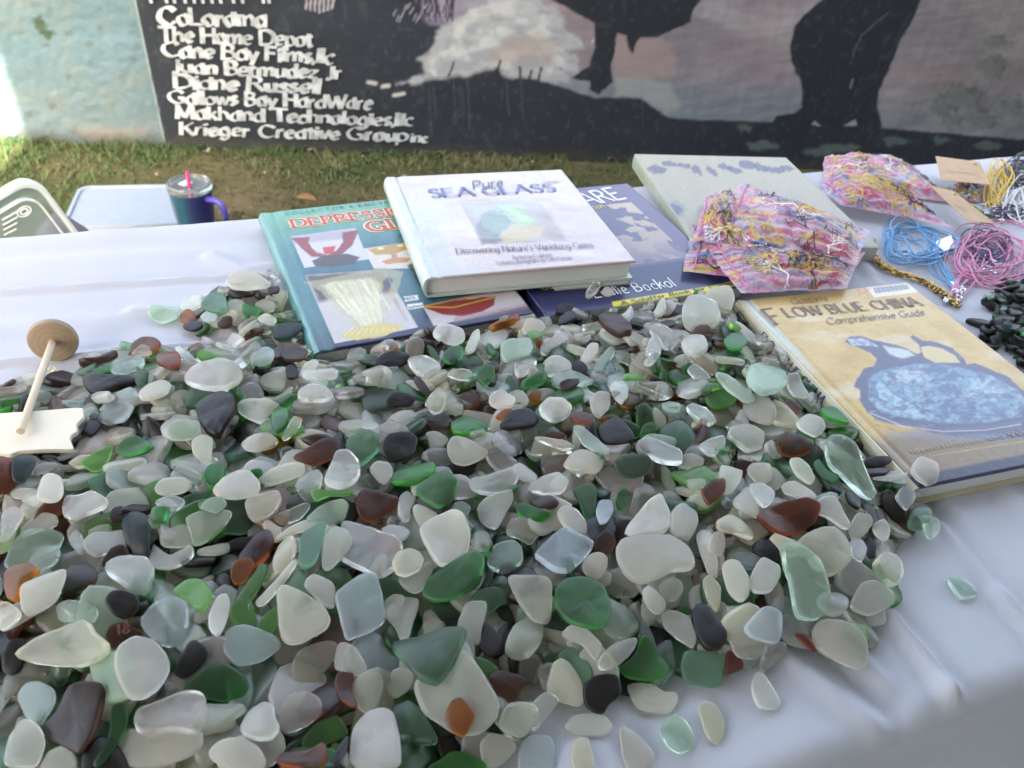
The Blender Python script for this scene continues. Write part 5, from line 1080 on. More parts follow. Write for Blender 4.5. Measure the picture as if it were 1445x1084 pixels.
def rand_outline(L):
    """worn shard: a few corners, rounded"""
    n = rng.integers(4, 8); a = np.sort((np.arange(n) + rng.uniform(-.32, .32, n)) / n * 2 * math.pi); el = rng.uniform(.36, .95)
    r = rng.uniform(.75, 1.15, n); P = np.stack([r * np.cos(a), r * np.sin(a) * el], 1)
    P = corners(P, .06 + .15 * rng.random()); P = P / (P.max(0) - P.min(0)).max() * L
    t = rng.uniform(0, 2 * math.pi); R = np.array([[math.cos(t), -math.sin(t)], [math.sin(t), math.cos(t)]]); return P @ R.T
MIX = (["w"] * 50 + ["y"] * 18 + ["s"] * 9 + ["a"] * 4 + ["m"] * 4 + ["g"] * 8 + ["e"] * 4 + ["l"] * 3 + ["f"] * 2 + ["b"] * 8 + ["k"] * 6 + ["r"] * 4 + ["o"] * 2 + ["t"] * 1)
DARK = (["k"] * 30 + ["t"] * 14 + ["f"] * 14 + ["g"] * 8 + ["b"] * 4 + ["m"] * 3 + ["s"] * 1)
def fill(stuff, poly, thick, edge, L0, L1, mix, count, pid0):
    """rain pieces on an area until it is as deep as thick (m)"""
    P = np.array([at(x, y, .012)[:2] for x, y in pts(poly)]); lo = P.min(0); hi = P.max(0); k = 0; tries = 0
    sdm = poly_sd(_gx, _gy, P); tgt = thick(_gx, _gy) * smooth(0, edge, sdm) * (sdm > 0)
    tgt = tgt + .0035 * (tgt > .0012)
    tgt = np.where(BKM, 0, tgt)
    base = HM.copy()
    while k < count and tries < count * 2:
        tries += 1
        if tries % 150 == 1:
            w = np.clip(tgt - (HM - base), 0, None); w[HM - base > .3] = 0; w = w.ravel(); s_ = w.sum()
            if s_ < 1e-4: break
            pick = rng.choice(HX * HY, 150, p=w / s_)
        i, j = divmod(int(pick[tries % 150]), HY); c = np.array([GXX[i], GYY[j]]) + rng.uniform(-.5, .5, 2) * CS
        dist = math.hypot(*(c - CAM[:2])); f = smooth(.3, .8, dist)
        L = float(np.exp(rng.normal(-.04, .36))) * (L0 * (1 - f) + L1 * f); L = min(L, .038); O = resample(rand_outline(L) + c, 16)
        if over_book(O): continue
        pl = settle(O, .75, rng.normal(0, .12, 2), 70)
        if pl is None or pl[2] > .05: continue
        t = rng.uniform(.0036, .0068) * (.7 + .5 * L / .03)
        if pl[2] + t > PLZ - .002 and np.abs(O.mean(0) - PLC).max() < .12 and (poly_sd(O[:, 0], O[:, 1], PLQA) > -.004).any(): continue
        if pl[2] + t > .017 and line_d(O[:, 0], O[:, 1], DOWEL).min() < .005: continue
        V, Q, T = piece_mesh(O, t, PROF_LO, rng.uniform(-.3, .3), int(rng.integers(9999)))
        a, b, cc, cx, cy = pl; pw = pose(V, pl) + np.array([O[:, 0].mean(), O[:, 1].mean(), ZT + cc + t * .46])
        stuff.add(pw, Q, T, jitter(mix[rng.integers(len(mix))], .16)); deposit(O, pl, t * .94, pid0 + k); k += 1
    return k
PILE = ("-170,640 -60,560 20,540 60,520 118,528 135,500 185,482 240,488 300,482 345,478 336,455 282,462 268,440 300,408 330,393 388,392 402,410 448,502 600,482 752,448 800,440 870,430 960,415 1000,398 1040,430 "
        "1110,500 1200,612 1290,702 1300,735 1262,770 1262,850 1225,930 1120,900 1085,940 1000,950 950,950 880,990 800,985 740,1010 700,1060 690,1100 560,1180 200,1260 -250,1200")
def main_depth(x, y):
    X, Y = to_px(np.stack([x.ravel(), y.ravel(), np.full(x.size, ZT)], 1)); X = X.reshape(x.shape); Y = Y.reshape(x.shape)
    d = .008 + .010 * np.exp(-((X - 900) / 330) ** 2 - ((Y - 610) / 130) ** 2) + .005 * np.exp(-((X - 250) / 300) ** 2 - ((Y - 800) / 180) ** 2)
    d = d * (1 - .93 * smooth(850, 920, Y + .10 * (X - 700) * (X > 560)) * smooth(480, 620, X)) * (1 - .9 * smooth(900, 965, Y) * smooth(300, 440, X)) * (1 - .85 * smooth(1060, 1160, X) * smooth(770, 840, Y)) * (1 - .8 * smooth(500, 440, Y) * smooth(500, 420, X))
    return d * (.8 + .4 * fbm(x * 9, y * 9, 91, 3))
pile = Stuff()
# the tipped sign rests on the pile, so glass stays below its plaque there
PLQA = np.array(PLQ); PLC = PLQA.mean(0)
npile = fill(pile, PILE, main_depth, .07, .031, .022, MIX, 3400, 0)
HM = np.where(poly_sd(_gx, _gy, PLQA) > 0, np.maximum(HM, PLZ + .0045), HM)
DPILE = "1372,408 1400,398 1445,372 1500,350 1600,340 1640,520 1560,560 1470,540 1445,515 1425,490 1395,478 1375,450 1392,430"
dark = Stuff()
fill(dark, DPILE, lambda x, y: np.full(x.shape, .016), .03, .019, .018, DARK, 420, 5000)

SCALE = dict(P=(0, 360, 3.01), Q=(480, 360, 3.01), R=(960, 360, 2.979), A=(0, 640, 3.6125), B=(340, 640, 3.6125), C=(680, 640, 3.6125), D=(980, 600, 3.6125), E=(0, 784, 3.6125), F=(360, 784, 3.6125), G=(720, 784, 3.6125), Z=(1000, 680, 2.683))
TRACE = """
P
s 630,245 650,218 700,213 755,225 765,255 740,278 690,288 645,270
o 765,250 800,222 830,240 840,270 800,290 770,280
k 780,290 820,272 865,280 860,305 810,318 780,308
a 850,260 890,225 925,240 920,285 870,280
b 925,280 950,252 990,260 985,295 945,308 922,298
w 770,215 830,165 880,175 870,205 820,230 780,235
m 850,225 900,165 960,165 970,240 920,248
w 1075,200 1120,175 1170,190 1165,225 1120,235
w 1090,265 1130,240 1178,260 1170,290 1120,290
e 1022,200 1060,205 1108,225 1090,255 1050,270 1030,240
b 1140,130 1190,125 1185,155 1145,160
w 960,110 1010,80 1090,75 1155,125 1130,142 1040,145 980,140
t 1160,300 1220,285 1285,290 1270,325 1200,360 1160,350
b 1180,410 1240,390 1310,405 1285,445 1210,455
k 1210,470 1240,460 1270,490 1260,520 1220,525
r 545,425 570,375 610,355 660,352 690,375 650,420 590,410 550,428
w 555,425 600,372 635,380 650,420 600,422
w 735,380 760,375 830,430 815,448 770,430
e 380,490 420,470 480,455 470,495 400,505
s 455,480 490,440 560,425 615,435 610,470 560,505 500,510
f 560,510 600,475 635,490 620,540 590,555
k 350,505 400,500 470,515 560,510 580,540 500,560 440,590 390,590 360,555
r 668,435 770,428 768,480 720,495 672,478
w 795,530 815,490 880,455 960,438 1020,465 1035,505 1000,560 940,575 850,565 800,550
w 585,590 620,555 690,528 728,545 710,585 640,612 600,612
m 70,565 110,520 190,470 235,480 245,535 170,580 100,603
w 240,575 310,535 360,530 368,585 300,597
k 335,710 350,665 400,660 418,690 370,735
k 835,650 870,620 940,585 1000,605 1005,660 960,720 930,780 880,760 850,710
w 1015,640 1040,615 1150,612 1200,640 1150,690 1130,722 1060,695 1020,670
w 1080,490 1120,460 1190,450 1212,490 1195,535 1110,520
w 1270,505 1290,460 1330,438 1358,445 1340,480 1300,515
w 1265,580 1300,550 1370,548 1415,590 1400,615 1320,620 1265,605
g 1155,660 1190,645 1228,660 1220,710 1175,755 1152,725
o 1228,650 1260,632 1295,645 1285,680 1240,685
w 1195,770 1225,720 1250,675 1285,690 1270,730 1215,785
w 1020,790 1080,752 1150,745 1188,780 1140,815 1050,828
s 710,710 760,688 840,690 850,730 830,775 720,778 708,750
w 805,765 850,742 900,750 895,800 890,870 865,885 835,850 810,810
g 490,830 530,790 580,765 640,790 655,815 600,840 520,850
l 335,875 400,835 478,795 465,860 430,910 380,915
r 1235,845 1300,815 1370,770 1445,760 1445,840 1360,880 1300,885
w 1085,960 1150,905 1230,880 1295,880 1290,925 1220,950 1150,975
e 850,930 880,880 950,870 950,920 925,980 880,975
w 655,985 690,945 780,935 825,960 790,1000 720,1018 670,1010
g 765,1000 830,975 900,970 890,1010 820,1040 775,1030
w 900,1010 940,960 1000,925 1060,925 1105,975 1100,1005 1000,1035 930,1030
t 45,850 140,840 150,880 100,960 45,955
w 150,1035 175,950 205,930 260,940 270,1010 240,1045 190,1045
w 30,985 70,960 150,965 150,995 100,1010 40,1005
s 835,1050 900,1020 960,1030 955,1065 900,1084 850,1070
w 645,1050 720,1015 790,1040 760,1075 700,1075
Q
w 388,335 410,300 450,297 520,320 530,360 490,380 420,365
k 145,420 190,390 260,385 305,410 260,450 190,460 150,440
w 530,400 560,330 590,308 598,340 575,400 540,412
g 435,420 470,385 525,390 520,430 480,460 440,450
g 368,370 400,385 435,440 425,450 380,410
w 770,300 800,262 850,275 870,310 830,335 780,335
l 795,325 830,315 865,335 850,345 810,342
w 850,400 870,355 910,350 915,375 880,425 855,420
w 885,370 920,310 970,310 975,350 930,370 900,390
s 680,390 720,362 810,352 820,400 800,435 700,455 685,430
k 915,215 950,200 988,210 985,240 940,250 918,240
k 930,270 960,240 1000,235 1005,265 960,290 930,295
b 1090,290 1130,265 1190,270 1240,320 1240,355 1180,355 1130,320
w 1310,300 1350,285 1400,310 1440,345 1420,395 1380,400 1330,345
w 1310,450 1290,410 1330,330 1365,370 1360,430 1320,470 1280,460
w 280,445 350,425 430,460 425,500 380,535 320,500
w 450,500 500,480 550,485 575,525 520,532 460,515
g 580,490 620,455 655,465 660,510 620,555 590,530
w 868,480 880,435 930,430 980,460 980,500 900,515 870,500
k 985,455 1020,440 1055,470 1050,510 1010,520 990,490
w 1025,430 1060,372 1100,375 1102,410 1060,455 1030,455
s 1060,480 1110,420 1160,360 1178,385 1140,450 1080,500
w 1170,360 1230,365 1265,410 1240,425 1190,405
k 190,620 220,575 280,580 325,605 300,635 220,640
g 240,540 290,550 370,600 355,618 300,605 245,570
b 310,510 340,505 385,570 385,595 350,580 320,540
r 490,555 540,532 605,545 600,585 550,615 505,590
w 370,610 400,575 440,570 458,600 430,665 390,670 372,640
w 635,600 690,565 720,590 750,610 740,640 680,650 635,630
w 770,590 830,560 912,560 910,595 860,610 790,620
o 790,595 820,562 858,570 850,620 820,625
b 930,540 970,520 1020,520 1010,550 960,575 935,560
w 1060,610 1090,575 1150,580 1150,640 1100,690 1070,660
w 1142,560 1170,528 1215,545 1225,590 1200,628 1160,600
w 840,650 880,610 940,625 985,665 960,690 890,715 845,700
o 655,685 690,650 735,650 720,680 680,695
k 675,715 720,660 800,645 848,690 820,725 740,735 690,740
e 470,715 520,692 580,710 635,735 600,750 530,768 475,755
b 350,705 400,675 462,670 460,740 400,730
w 358,730 410,725 465,755 440,790 395,825 375,780
w 455,800 480,762 540,770 640,825 600,860 530,890 480,875 460,840
k 170,800 200,752 290,748 330,770 310,850 230,878 175,850
m 25,810 60,760 130,738 165,760 170,825 90,900 45,860
w 120,900 150,875 200,870 225,910 205,965 160,960
e 218,950 280,905 370,890 412,890 400,940 330,975 230,975
g 315,1000 400,930 470,920 510,960 480,1030 420,1080 360,1040
w 535,970 600,940 720,910 755,935 740,985 640,1015 560,1015
w 730,890 760,878 840,935 830,960 780,955 735,920
w 790,1000 850,945 930,920 972,955 950,1010 870,1015
y 945,890 990,830 1050,820 1130,865 1100,915 1000,920
y 810,830 830,770 900,785 1000,805 980,835 880,840
y 820,765 870,770 950,780 1005,810 950,825 860,790
r 865,760 900,740 955,750 950,770 900,775
r 970,690 1020,668 1085,685 1080,720 1010,720
o 1095,695 1130,672 1180,675 1160,705 1110,715
s 995,735 1030,730 1090,770 1155,830 1150,850 1080,830 1030,800
k 1085,735 1130,705 1180,685 1220,720 1260,770 1200,815 1120,800
f 1160,870 1200,840 1300,840 1330,880 1300,930 1220,945 1170,915
g 1270,765 1285,715 1330,700 1358,730 1320,755
s 1290,760 1340,750 1430,770 1430,800 1360,805 1300,785
w 1250,800 1300,775 1380,810 1445,840 1445,895 1370,885 1270,840
w 1040,160 1075,120 1110,125 1090,165 1050,190
w 1110,150 1130,125 1165,145 1150,170 1120,165
R
y 90,170 140,135 200,130 225,180 210,240 175,235
w 10,230 30,180 90,170 160,200 175,260 150,300 100,300 40,310 15,280
r 40,330 70,285 115,280 135,300 90,335 50,345
g 180,360 215,330 260,335 288,360 250,400 205,395
w 0,380 40,350 100,355 120,400 80,435 20,425
w 30,465 60,440 100,465 135,505 110,528 60,500
s 140,490 200,500 300,580 320,610 280,620 190,560
s 270,520 290,475 350,490 430,510 440,560 400,590 330,600 285,560
w 440,510 490,500 510,540 535,590 520,615 480,600 450,560
w 20,640 50,625 110,645 155,700 120,720 50,680
r 410,625 460,597 510,645 480,672 415,650
e 580,650 640,645 690,680 710,710 690,720 610,690
w 480,705 530,662 590,690 610,730 570,765 500,735
w 195,760 210,715 290,710 350,750 345,810 280,825 220,780
r 400,785 430,745 500,745 560,780 550,825 480,845 420,830
w 460,850 500,845 545,880 570,940 550,962 500,930 470,890
w 75,800 120,770 190,755 190,790 150,845 110,835
w 0,840 50,825 105,845 100,880 40,893 0,885
k 770,905 820,895 890,895 870,920 790,925
k 765,860 800,838 880,838 893,860 850,885 780,885
w 800,940 870,920 965,915 940,930 860,942
s 600,790 630,760 690,765 740,810 760,870 800,970 820,1010 790,1035 740,1000 680,940 620,890 610,850
e 560,870 590,850 620,900 680,920 650,950 610,940 575,905
w 965,895 1000,840 1085,870 1080,950 1040,965 1000,940
w 280,900 300,870 380,870 390,930 370,965 310,940
r 85,980 130,940 190,930 190,990 120,1050 100,1020
w 430,960 480,940 540,970 588,1010 570,1030 500,1010 440,990
A
w 320,270 340,215 420,210 480,187 555,230 540,270 440,310 380,338 330,320
b 540,290 560,240 610,230 637,265 610,315 550,320
w 420,340 480,310 545,300 550,350 520,385 480,398
w 0,300 60,265 120,290 100,350 40,430 0,450
w 78,360 110,300 200,245 270,260 275,310 200,350 100,390
w 345,410 380,378 415,395 430,490 400,505 355,450
w 415,440 460,400 560,395 640,385 640,470 560,500 480,522 430,490
b 510,550 560,470 620,450 650,480 650,525 520,570
t 622,340 640,290 700,275 760,310 770,380 760,480 750,525 660,520 640,430
w 760,540 790,455 830,500 900,520 985,460 992,510 950,555 860,595 780,580
w 940,320 1000,290 1120,270 1190,290 1140,370 1050,440 980,465 970,390
w 812,400 870,370 945,335 980,420 970,460 900,465 820,460
s 1005,260 1060,220 1130,208 1158,240 1110,295 1060,285
w 1240,230 1250,200 1420,180 1432,215 1400,290 1310,335 1260,300
k 1110,410 1180,375 1270,362 1325,375 1310,410 1200,435 1130,440
y 995,490 1080,465 1165,450 1170,490 1090,515 1010,510
s 5,560 60,440 120,375 260,370 320,400 300,460 160,540 60,585
s 140,540 200,470 290,455 310,500 280,560 200,590 150,575
w 532,570 600,535 750,530 790,600 740,730 650,690 540,610
b 300,700 350,570 430,545 500,600 480,660 350,700
o 25,620 80,575 160,555 205,590 130,650 100,750 40,745
w 95,660 200,620 330,580 335,620 290,740 140,825 105,790
k 525,740 560,690 630,685 700,720 712,780 640,840 570,810
s 290,760 350,735 450,745 510,790 480,860 300,850
l 880,715 960,650 1040,640 1090,710 1050,810 980,780 970,740
a 725,840 780,770 870,715 960,750 965,850 930,960 860,985 780,940 730,880
w 880,660 970,620 1060,560 1080,575 1000,640 900,680
w 1055,820 1100,730 1150,720 1170,770 1140,880 1100,945 1060,900
o 1175,580 1210,525 1280,520 1295,560 1250,640 1200,665 1175,630
w 0,760 50,745 110,800 100,850 0,910
r 525,920 560,855 620,845 720,890 720,930 620,950 560,980
y 118,1030 200,950 350,880 460,840 510,920 575,960 575,1020 500,1070 390,1084 200,1070 140,1050
B
w 415,160 440,90 480,0 540,0 600,50 605,120 560,160 500,185
w 650,70 690,32 750,40 775,75 770,110 730,155 690,120
w 270,160 310,90 390,70 420,110 380,235 310,225
w 15,250 40,210 190,178 205,220 170,290 90,335 40,310
w 160,310 240,280 330,245 355,260 300,330 190,365
l 355,190 370,165 460,180 530,185 585,170 570,190 540,205 440,205 380,235
s 325,320 380,250 440,215 520,208 550,240 530,300 460,345 380,335
r 580,220 620,168 700,185 810,230 780,280 650,348 600,320 580,260
w 800,220 840,200 885,240 860,280 860,340 820,358 795,310
w 875,270 900,248 960,270 1020,310 920,380 890,320
s 1040,270 1080,180 1130,165 1180,200 1150,260 1200,320 1160,330 1070,300
w 1200,270 1250,220 1380,180 1390,230 1350,300 1300,400 1220,350
w 100,350 130,320 180,360 210,370 190,420 150,430
w 155,430 200,400 300,340 370,325 398,345 350,380 240,410 180,440
m 285,560 300,500 290,430 400,350 440,350 430,430 400,500 380,560 330,590
w 520,360 550,352 700,400 800,440 838,480 800,590 710,640 640,610 500,550 520,460
w 705,385 760,365 840,375 865,400 830,440 770,440
w 420,430 480,362 540,380 575,430 555,480 450,590 410,580
y 165,560 200,440 260,405 290,440 280,500 220,605 180,605
w 185,700 220,660 300,690 420,760 460,830 440,890 290,970 240,965 205,930 195,830
w 315,660 360,605 475,660 475,780 440,780 340,700
w 910,400 960,350 1080,312 1140,350 1172,440 1150,520 1090,570 1020,600 980,560 930,460
s 1260,560 1290,470 1380,440 1440,470 1445,560 1350,610 1280,590
w 790,640 850,600 960,548 978,580 930,690 880,718 840,700
y 768,545 790,500 850,480 910,490 932,530 910,590 840,620 790,600
m 1145,730 1200,640 1290,620 1340,640 1335,710 1260,770 1170,750
g 930,700 960,640 1060,560 1200,487 1245,520 1240,590 1190,670 1100,740 1000,755 940,730
w 735,790 800,740 840,728 905,740 900,790 870,870 855,940 810,945 790,890 740,840
w 720,690 780,640 840,650 835,690 770,778 725,760
a 475,720 500,690 600,620 650,603 690,630 715,700 735,860 660,900 550,945 530,940 500,830
b 1000,800 1040,765 1150,755 1150,790 1100,860 1030,845
b 1245,840 1340,930 1330,990 1280,1040 1210,980 1230,900
w 1100,860 1150,740 1250,740 1255,790 1220,900 1222,960 1195,965 1165,930 1110,890
y 930,800 970,790 1010,830 1045,900 940,935 928,870
w 80,760 90,740 180,640 280,530 292,550 240,630 120,770 95,778
C
w 680,500 710,440 820,415 960,412 1050,470 1088,540 1075,590 960,600 880,650 790,655 720,600
w 720,420 760,350 840,260 910,225 960,310 960,370 930,410 800,425
w 955,300 1010,245 1090,300 1095,360 1050,450 960,400
g 460,180 520,150 585,155 580,270 560,350 530,340 500,250
e 680,240 700,180 740,175 745,240 710,290
w 750,290 790,140 840,130 885,180 860,240 770,300
a 580,290 600,240 660,240 675,290 640,350 600,365
e 170,270 200,245 280,270 355,290 350,320 270,345 190,310
b 240,240 290,210 360,215 400,245 350,270 290,275
r 575,430 620,385 670,400 685,450 640,520 580,500
w 380,290 420,262 480,285 530,350 535,410 480,410 410,360
a 258,515 400,380 470,410 570,455 550,500 450,608 370,600 300,545
w 125,380 150,325 210,315 290,350 295,410 240,462 200,430 130,410
w 575,625 640,585 668,610 660,655 620,678
y 505,560 540,500 600,487 640,520 635,580 590,630 530,620
w 130,615 200,612 330,620 358,650 355,830 330,862 260,850 190,760 150,680
g 370,700 410,650 510,630 600,660 645,720 660,790 640,870 590,905 480,880 400,830 370,770
w 820,690 850,655 940,740 940,790 890,812 840,770
w 900,660 960,620 1020,640 1030,700 980,750 930,730
e 1000,740 1050,710 1095,740 1080,800 1010,780 960,760
w 915,810 960,790 1060,820 1105,930 1080,990 1000,940 930,880
a 815,790 850,780 900,870 935,1000 915,1030 850,940 815,870
D
b 850,380 910,400 940,510 910,535 870,460
k 765,340 800,328 845,390 840,430 790,400
b 590,500 640,450 680,480 640,520
r 275,500 340,430 420,395 530,385 595,430 600,490 540,545 440,565 350,545
w 590,410 640,365 710,350 760,450 795,520 760,530 680,470 610,440
w 900,500 960,470 1000,530 980,590 930,570
t 870,570 900,545 945,600 930,660 890,670
w 780,600 840,585 880,640 850,710 800,690
w 780,540 820,440 890,450 908,490 860,560 810,580
b 950,370 980,320 1020,340 1085,450 1080,490 1030,480 970,430
a 1025,350 1060,295 1110,310 1132,360 1080,430 1050,390
m 1090,470 1110,410 1190,410 1205,450 1180,530 1090,525
s 1135,455 1190,450 1245,475 1255,530 1210,582 1175,550 1165,480
s 1280,770 1350,765 1440,830 1440,870 1360,890 1310,820
k 300,590 360,550 440,600 450,690 380,670 310,630
y 905,700 950,640 1030,670 1055,760 1020,825 950,800 910,750
w 795,900 850,790 930,780 1020,860 1015,910 890,972 800,930
y 515,590 600,530 720,515 790,590 800,690 700,770 620,740 540,640
s 437,610 480,595 560,620 635,680 685,840 680,930 620,990 510,985 490,830 450,700
w 10,540 40,510 90,520 130,700 120,765 80,755 30,640
w 70,600 100,530 150,530 160,610 140,660 80,640
y 105,490 180,450 290,540 300,580 200,550 120,530
w 280,780 340,660 440,715 440,770 390,850 300,850
w 140,720 170,685 230,690 290,790 280,870 230,905 170,840
a 160,660 230,612 335,660 330,700 290,730 200,690
w 190,390 260,310 300,340 335,440 320,465 230,430
w 275,300 350,300 410,340 400,390 350,430 300,370
y 40,780 80,755 140,820 130,930 110,950 70,900
E
l 1165,250 1220,170 1280,80 1320,20 1358,30 1355,80 1300,170 1250,240 1260,280 1305,320 1290,365 1240,360 1175,320
l 1305,400 1320,320 1420,240 1420,350 1330,438
a 1125,480 1150,370 1240,340 1400,400 1435,460 1320,540 1200,555
k 0,490 40,400 110,390 135,440 100,560 40,600 0,570
k 880,590 900,540 960,420 1000,415 1060,480 1050,520 970,600 920,620
w 575,520 600,460 680,418 770,430 850,510 860,590 800,690 720,738 650,730 610,660 580,590
g 925,655 1000,580 1060,530 1150,525 1230,580 1268,640 1230,700 1150,725 1020,700 940,685
w 600,950 640,890 710,880 1035,880 1035,960 1000,1010 800,1080 660,1075 620,1010
w 685,850 710,800 850,740 960,705 1040,715 1055,770 1040,880 990,915 870,890 780,920 710,915
b 210,880 300,800 380,660 450,635 530,640 540,700 500,900 440,1010 380,980 240,930
g 450,1040 520,960 550,850 550,750 590,725 640,770 630,860 570,970 490,1065
w 0,1084 40,920 110,830 190,870 230,960 180,1084
a 85,715 130,650 200,635 280,680 280,740 210,860 160,860 120,800
w 200,1084 250,990 320,960 380,1000 390,1084
w 1060,990 1120,930 1230,912 1320,960 1360,1040 1340,1084 1160,1084 1080,1030
w 1225,880 1260,800 1350,740 1400,770 1400,820 1430,870 1380,930 1300,940 1240,910
F
y 180,520 220,450 330,410 400,405 420,450 380,530 290,620 220,648 182,610
w 405,530 425,440 460,430 520,460 575,560 545,605 480,590 410,570
r 400,640 420,590 510,605 480,680 520,760 500,780 430,740
w 470,680 510,610 580,560 640,590 655,650 620,760 570,800 520,760
w 655,650 700,570 760,555 815,600 790,670 720,722 680,700
w 810,660 850,600 1000,480 1080,480 1140,560 1250,740 1230,820 1150,905 1020,905 850,790
f 690,440 830,425 980,385 1070,370 1085,390 1040,500 960,620 920,648 830,630 780,560 720,500
l 1110,505 1180,520 1245,570 1220,600 1160,600 1120,560
o 965,800 1000,730 1050,712 1080,740 1130,800 1080,900 1050,920 990,880
r 1180,610 1240,572 1370,610 1375,640 1330,735 1260,750 1200,670
m 695,740 790,690 860,760 935,880 930,925 860,930 740,910
w 1140,940 1200,890 1310,920 1330,980 1250,1060 1160,1084
e 880,1000 960,950 1010,910 1100,925 1190,980 1190,1020 1100,1084 910,1084 880,1040
w 135,760 180,690 260,680 330,710 345,790 280,850 160,905 120,850
l 225,920 300,830 410,775 480,880 400,920 260,978
r 105,1084 150,1010 290,990 360,965 375,1000 360,1084
b 365,1084 400,1000 460,912 475,920 460,1000 420,1084
w 500,900 560,820 640,788 710,800 740,930 750,1084 480,1084
w 1230,860 1280,740 1440,740 1440,850 1360,925 1260,890
G
e 545,570 640,500 660,410 700,410 740,470 810,570 780,620 720,640 600,620
w 445,520 520,440 640,405 645,440 600,510 520,570 450,580
w 270,370 320,322 400,350 480,430 470,480 440,515 380,430 280,400
m 250,470 300,418 350,430 430,520 435,600 380,620 290,540
y 185,680 215,540 260,510 310,540 370,640 375,740 350,760 250,735 190,700
k 375,640 420,590 500,575 560,585 575,680 510,730 480,785 420,770 380,730
r 1085,590 1110,460 1190,530 1190,570 1100,600
m 870,560 890,470 1040,490 1100,500 1090,560 1075,650 1040,668 890,640
k 925,300 950,245 1010,250 1110,390 1105,440 1060,478 990,470 940,380
w 1115,420 1160,358 1240,400 1315,440 1310,490 1240,520 1160,510
a 1185,360 1290,240 1385,280 1375,430 1330,440 1220,410
w 590,650 640,635 730,640 780,680 850,680 860,730 820,795 720,785 650,770
y 955,760 1000,730 1050,760 1090,830 1090,910 1060,960 1010,930 980,850
s 760,890 800,820 850,810 910,860 945,930 920,990 860,1015 800,980
w 555,880 580,858 640,900 720,980 735,1030 690,1084 600,1084 570,1000
w 275,860 330,800 430,785 500,810 530,870 480,910 340,905
y 310,970 350,920 400,920 440,1100 320,1100
a 45,960 100,905 200,905 230,960 225,1110 40,1110
w 1230,660 1250,590 1290,600 1380,740 1370,780 1270,780 1240,720
w 130,890 220,770 240,730 180,680 110,740 100,880
w 0,740 60,735 150,770 110,860 60,925 0,890
Z
r 320,565 370,570 410,630 390,635
w 390,560 430,510 560,530 605,590 605,690 570,710 500,680 420,630
"""
LAND = [("wooden_sign", 50, 590, "near the wooden sign"), ("enc", 400, 460, "beside the green encyclopedia"), ("pale", 690, 450, "before the pale book"), ("guide", 900, 430, "by the dark blue guide"),
        ("spine", 1130, 560, "against the golden book's spine"), ("corner", 1260, 720, "at the golden book's lower corner"), ("mid", 640, 620, "in the middle of the pile"), ("mid2", 950, 660, "in the thickest pile"),
        ("left", 150, 800, "in the left part of the pile"), ("cen", 520, 800, "around the big pale shards"), ("cen2", 850, 800, "around the round green shard"), ("front", 420, 1000, "at the pile's front edge"), ("cloth", 800, 1010, "at the thin front fringe"), ("r", 1130, 850, "at the pile's right end")]
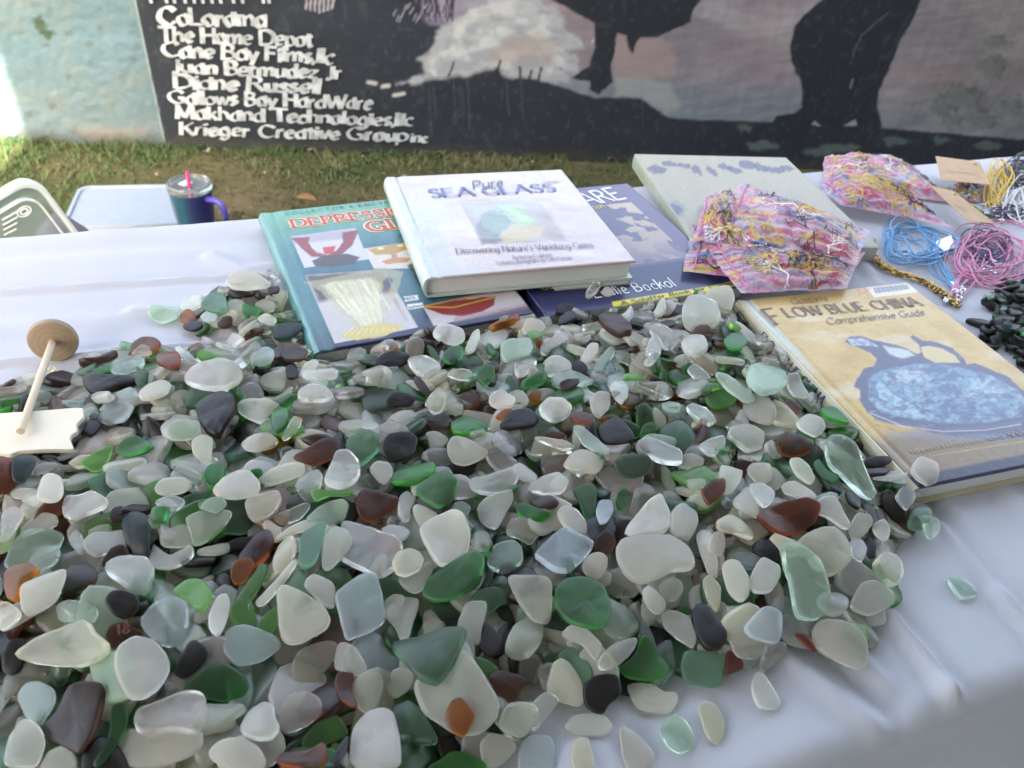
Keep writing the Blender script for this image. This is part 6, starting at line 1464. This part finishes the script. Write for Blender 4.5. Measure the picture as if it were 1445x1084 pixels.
def build_traced():
    info = []; tile = None; idx = 0
    for ln in TRACE.strip().split("\n"):
        if len(ln.strip()) == 1: tile = ln.strip(); continue
        col, rest = ln.split(" ", 1); ox, oy, sc = SCALE[tile]
        px = np.array([(ox + x / sc, oy + y / sc) for x, y in pts(rest)]); c0 = px.mean(0)
        # where the line of sight meets the heap, then let the outline lie on what is under it
        h = .02
        for _ in range(6):
            g = at(*c0, h); i = int((g[0] - X0) / CS); j = int((g[1] - Y0) / CS)
            h = .5 * h + .5 * (HM[i, j] if 0 <= i < HX and 0 <= j < HY else 0)
        pl = None; flat = np.array([at(x, y, h)[:2] for x, y in px]); ext = np.array([0.0, 0.10])
        for it in range(3):
            pl = settle(flat, .62, ext + rng.normal(0, .05, 2), 92, True)
            if pl is None: break
            a, b, c, cx, cy = pl
            # meet each line of sight with the resting plane
            q = []
            for x, y in px:
                d = ray(x, y); t = (ZT + c + .003 + a * (CAM[0] - cx) + b * (CAM[1] - cy) - CAM[2]) / (d[2] - a * d[0] - b * d[1]); q.append(CAM + t * d)
            flat = np.array(q)[:, :2]
        if pl is None: print("skip", tile, rest); continue
        a, b, c, cx, cy = (a, b, settle(flat, .62, ext, 92, True)[2], cx, cy)
        if tile == "P" and (rest.startswith("70,565") or rest.startswith("240,575")): a, b, c = 0.0, 0.0, min(c, .009)     # these lie under the dowel
        pl = (a, b, c, cx, cy)
        # outline in the plane of the piece
        nz = np.array([-a, -b, 1.0]); nz /= np.linalg.norm(nz); ex = np.array([1, 0, a]); ex /= np.linalg.norm(ex); ey = np.cross(nz, ex); o3 = np.array([cx, cy, c])
        W3 = np.column_stack([flat, c + a * (flat[:, 0] - cx) + b * (flat[:, 1] - cy)]) - o3
        O = corners(np.column_stack([W3 @ ex, W3 @ ey]), .17)
        if np.sum(O[:, 0] * np.roll(O[:, 1], -1) - O[:, 1] * np.roll(O[:, 0], -1)) < 0: O = O[::-1]
        # Chaikin shrinks corners a little: give that back
        O = O.mean(0) + (O - O.mean(0)) * 1.02; P2 = resample(O, 44)
        ww = P2.max(0) - P2.min(0); size = float(np.sqrt(max(1e-8, abs(np.sum(P2[:, 0] * np.roll(P2[:, 1], -1) - P2[:, 1] * np.roll(P2[:, 0], -1))) / 2)))
        t = float(np.clip(size * rng.uniform(.18, .29), .003, .0095))
        V, Q, T = piece_mesh(P2, t, PROF_HI, rng.uniform(-.22, .22), int(rng.integers(9999)), .03)
        pm = P2.mean(0); ctr = o3 + pm[0] * ex + pm[1] * ey + nz * t * .45 + np.array([0, 0, ZT])
        F = np.concatenate([np.stack([Q[:, 0], Q[:, 1], Q[:, 2]], 1), np.stack([Q[:, 0], Q[:, 2], Q[:, 3]], 1), T])
        tint = jitter(col, .08)
        o = mesh_np("sea_glass_shard", pose(V, pl), F, GLASS, colors=np.tile(tint, (len(V), 1)), attr="tint"); o.location = ctr
        deposit(flat, pl, t * .95, 9000 + idx); idx += 1
        if tile == "A" and rest.startswith("525,920"):              # moulded number on the brown bottle base
            def onp(x, y):
                d_ = ray(ox + x / sc, oy + y / sc); k_ = ((ctr + nz * t * .62 - CAM) @ nz) / (d_ @ nz); return CAM + k_ * d_ - ctr
            q0, q1 = onp(590, 925), onp(660, 915); up = np.cross(nz, (q1 - q0) / np.linalg.norm(q1 - q0))
            put_text("18", q0, q1, up, .006, ink("raised_glass_mark", (.20, .07, .045), .5), o, name="moulded_number", wmax=.2, wmin=.14, nib=0)
        # words that single it out
        e = np.linalg.svd(P2 - P2.mean(0), compute_uv=False); el = e[0] / (e[1] + 1e-9); nc = len(px)
        sh = "sliver" if el > 2.6 else "oblong piece" if el > 1.7 else "triangular shard" if nc <= 4 else "five sided shard" if nc == 5 else "rounded pebble" if el < 1.22 else "oval piece" if nc >= 8 else "angular chip"
        sz = "tiny" if size < .016 else "small" if size < .022 else "medium" if size < .030 else "large" if size < .042 else "very large"
        ld = min(LAND, key=lambda l: (l[1] - c0[0]) ** 2 + ((l[2] - c0[1]) * 1.2) ** 2)
        on = "on the golden book's corner" if tile == "R" and rest.startswith("965,895") else "lying on the dark blue guide" if tile == "Q" and (rest.startswith("1040,160") or rest.startswith("1110,150") or rest.startswith("915,215")) else "alone on the bare cloth" if tile == "D" and rest.startswith("1280,770") else ld[3]
        info.append((o, c0, sz, CNAME[col], sh, on))
    seen = {}
    for k, (o, c0, sz, cn, sh, on) in enumerate(info):
        L1 = "%s %s sea glass %s %s" % (sz, cn, sh, on); seen.setdefault(L1, []).append(k)
    C = np.array([i[1] for i in info]); done = set()
    for L1, ks in seen.items():
        for k in ks:
            o, c0, sz, cn, sh, on = info[k]; lab = L1
            if len(ks) > 1 or L1 in done:
                nb = [j for j in np.argsort(np.hypot(*(C - c0).T))[1:9] if info[j][3] != cn]; opts = ["%s %s sea glass %s beside %s %s" % (sz, cn, sh, "an" if info[j][3][0] in "aeio" else "a", info[j][3] + " " + info[j][4]) for j in nb]
                opts += ["%s %s sea glass %s between %s and %s ones" % (sz, cn, sh, info[i][3], info[j][3]) for i in nb for j in nb if info[i][3] < info[j][3]]
                lab = next((q for q in opts if q not in done and len(q.split()) <= 16), L1)
            done.add(lab); tag(o, lab, "sea glass", "sea glass pieces in the pile")
    return idx
ntr = build_traced()
# chips too many to pick apart
pile.build("sea_glass_pile", "mass of mixed sea glass chips filling the heap under and between the larger shards")
dark.build("dark_glass_heap", "separate heap of small dark green and black sea glass beside the pink cords")
print("pieces", npile, ntr)
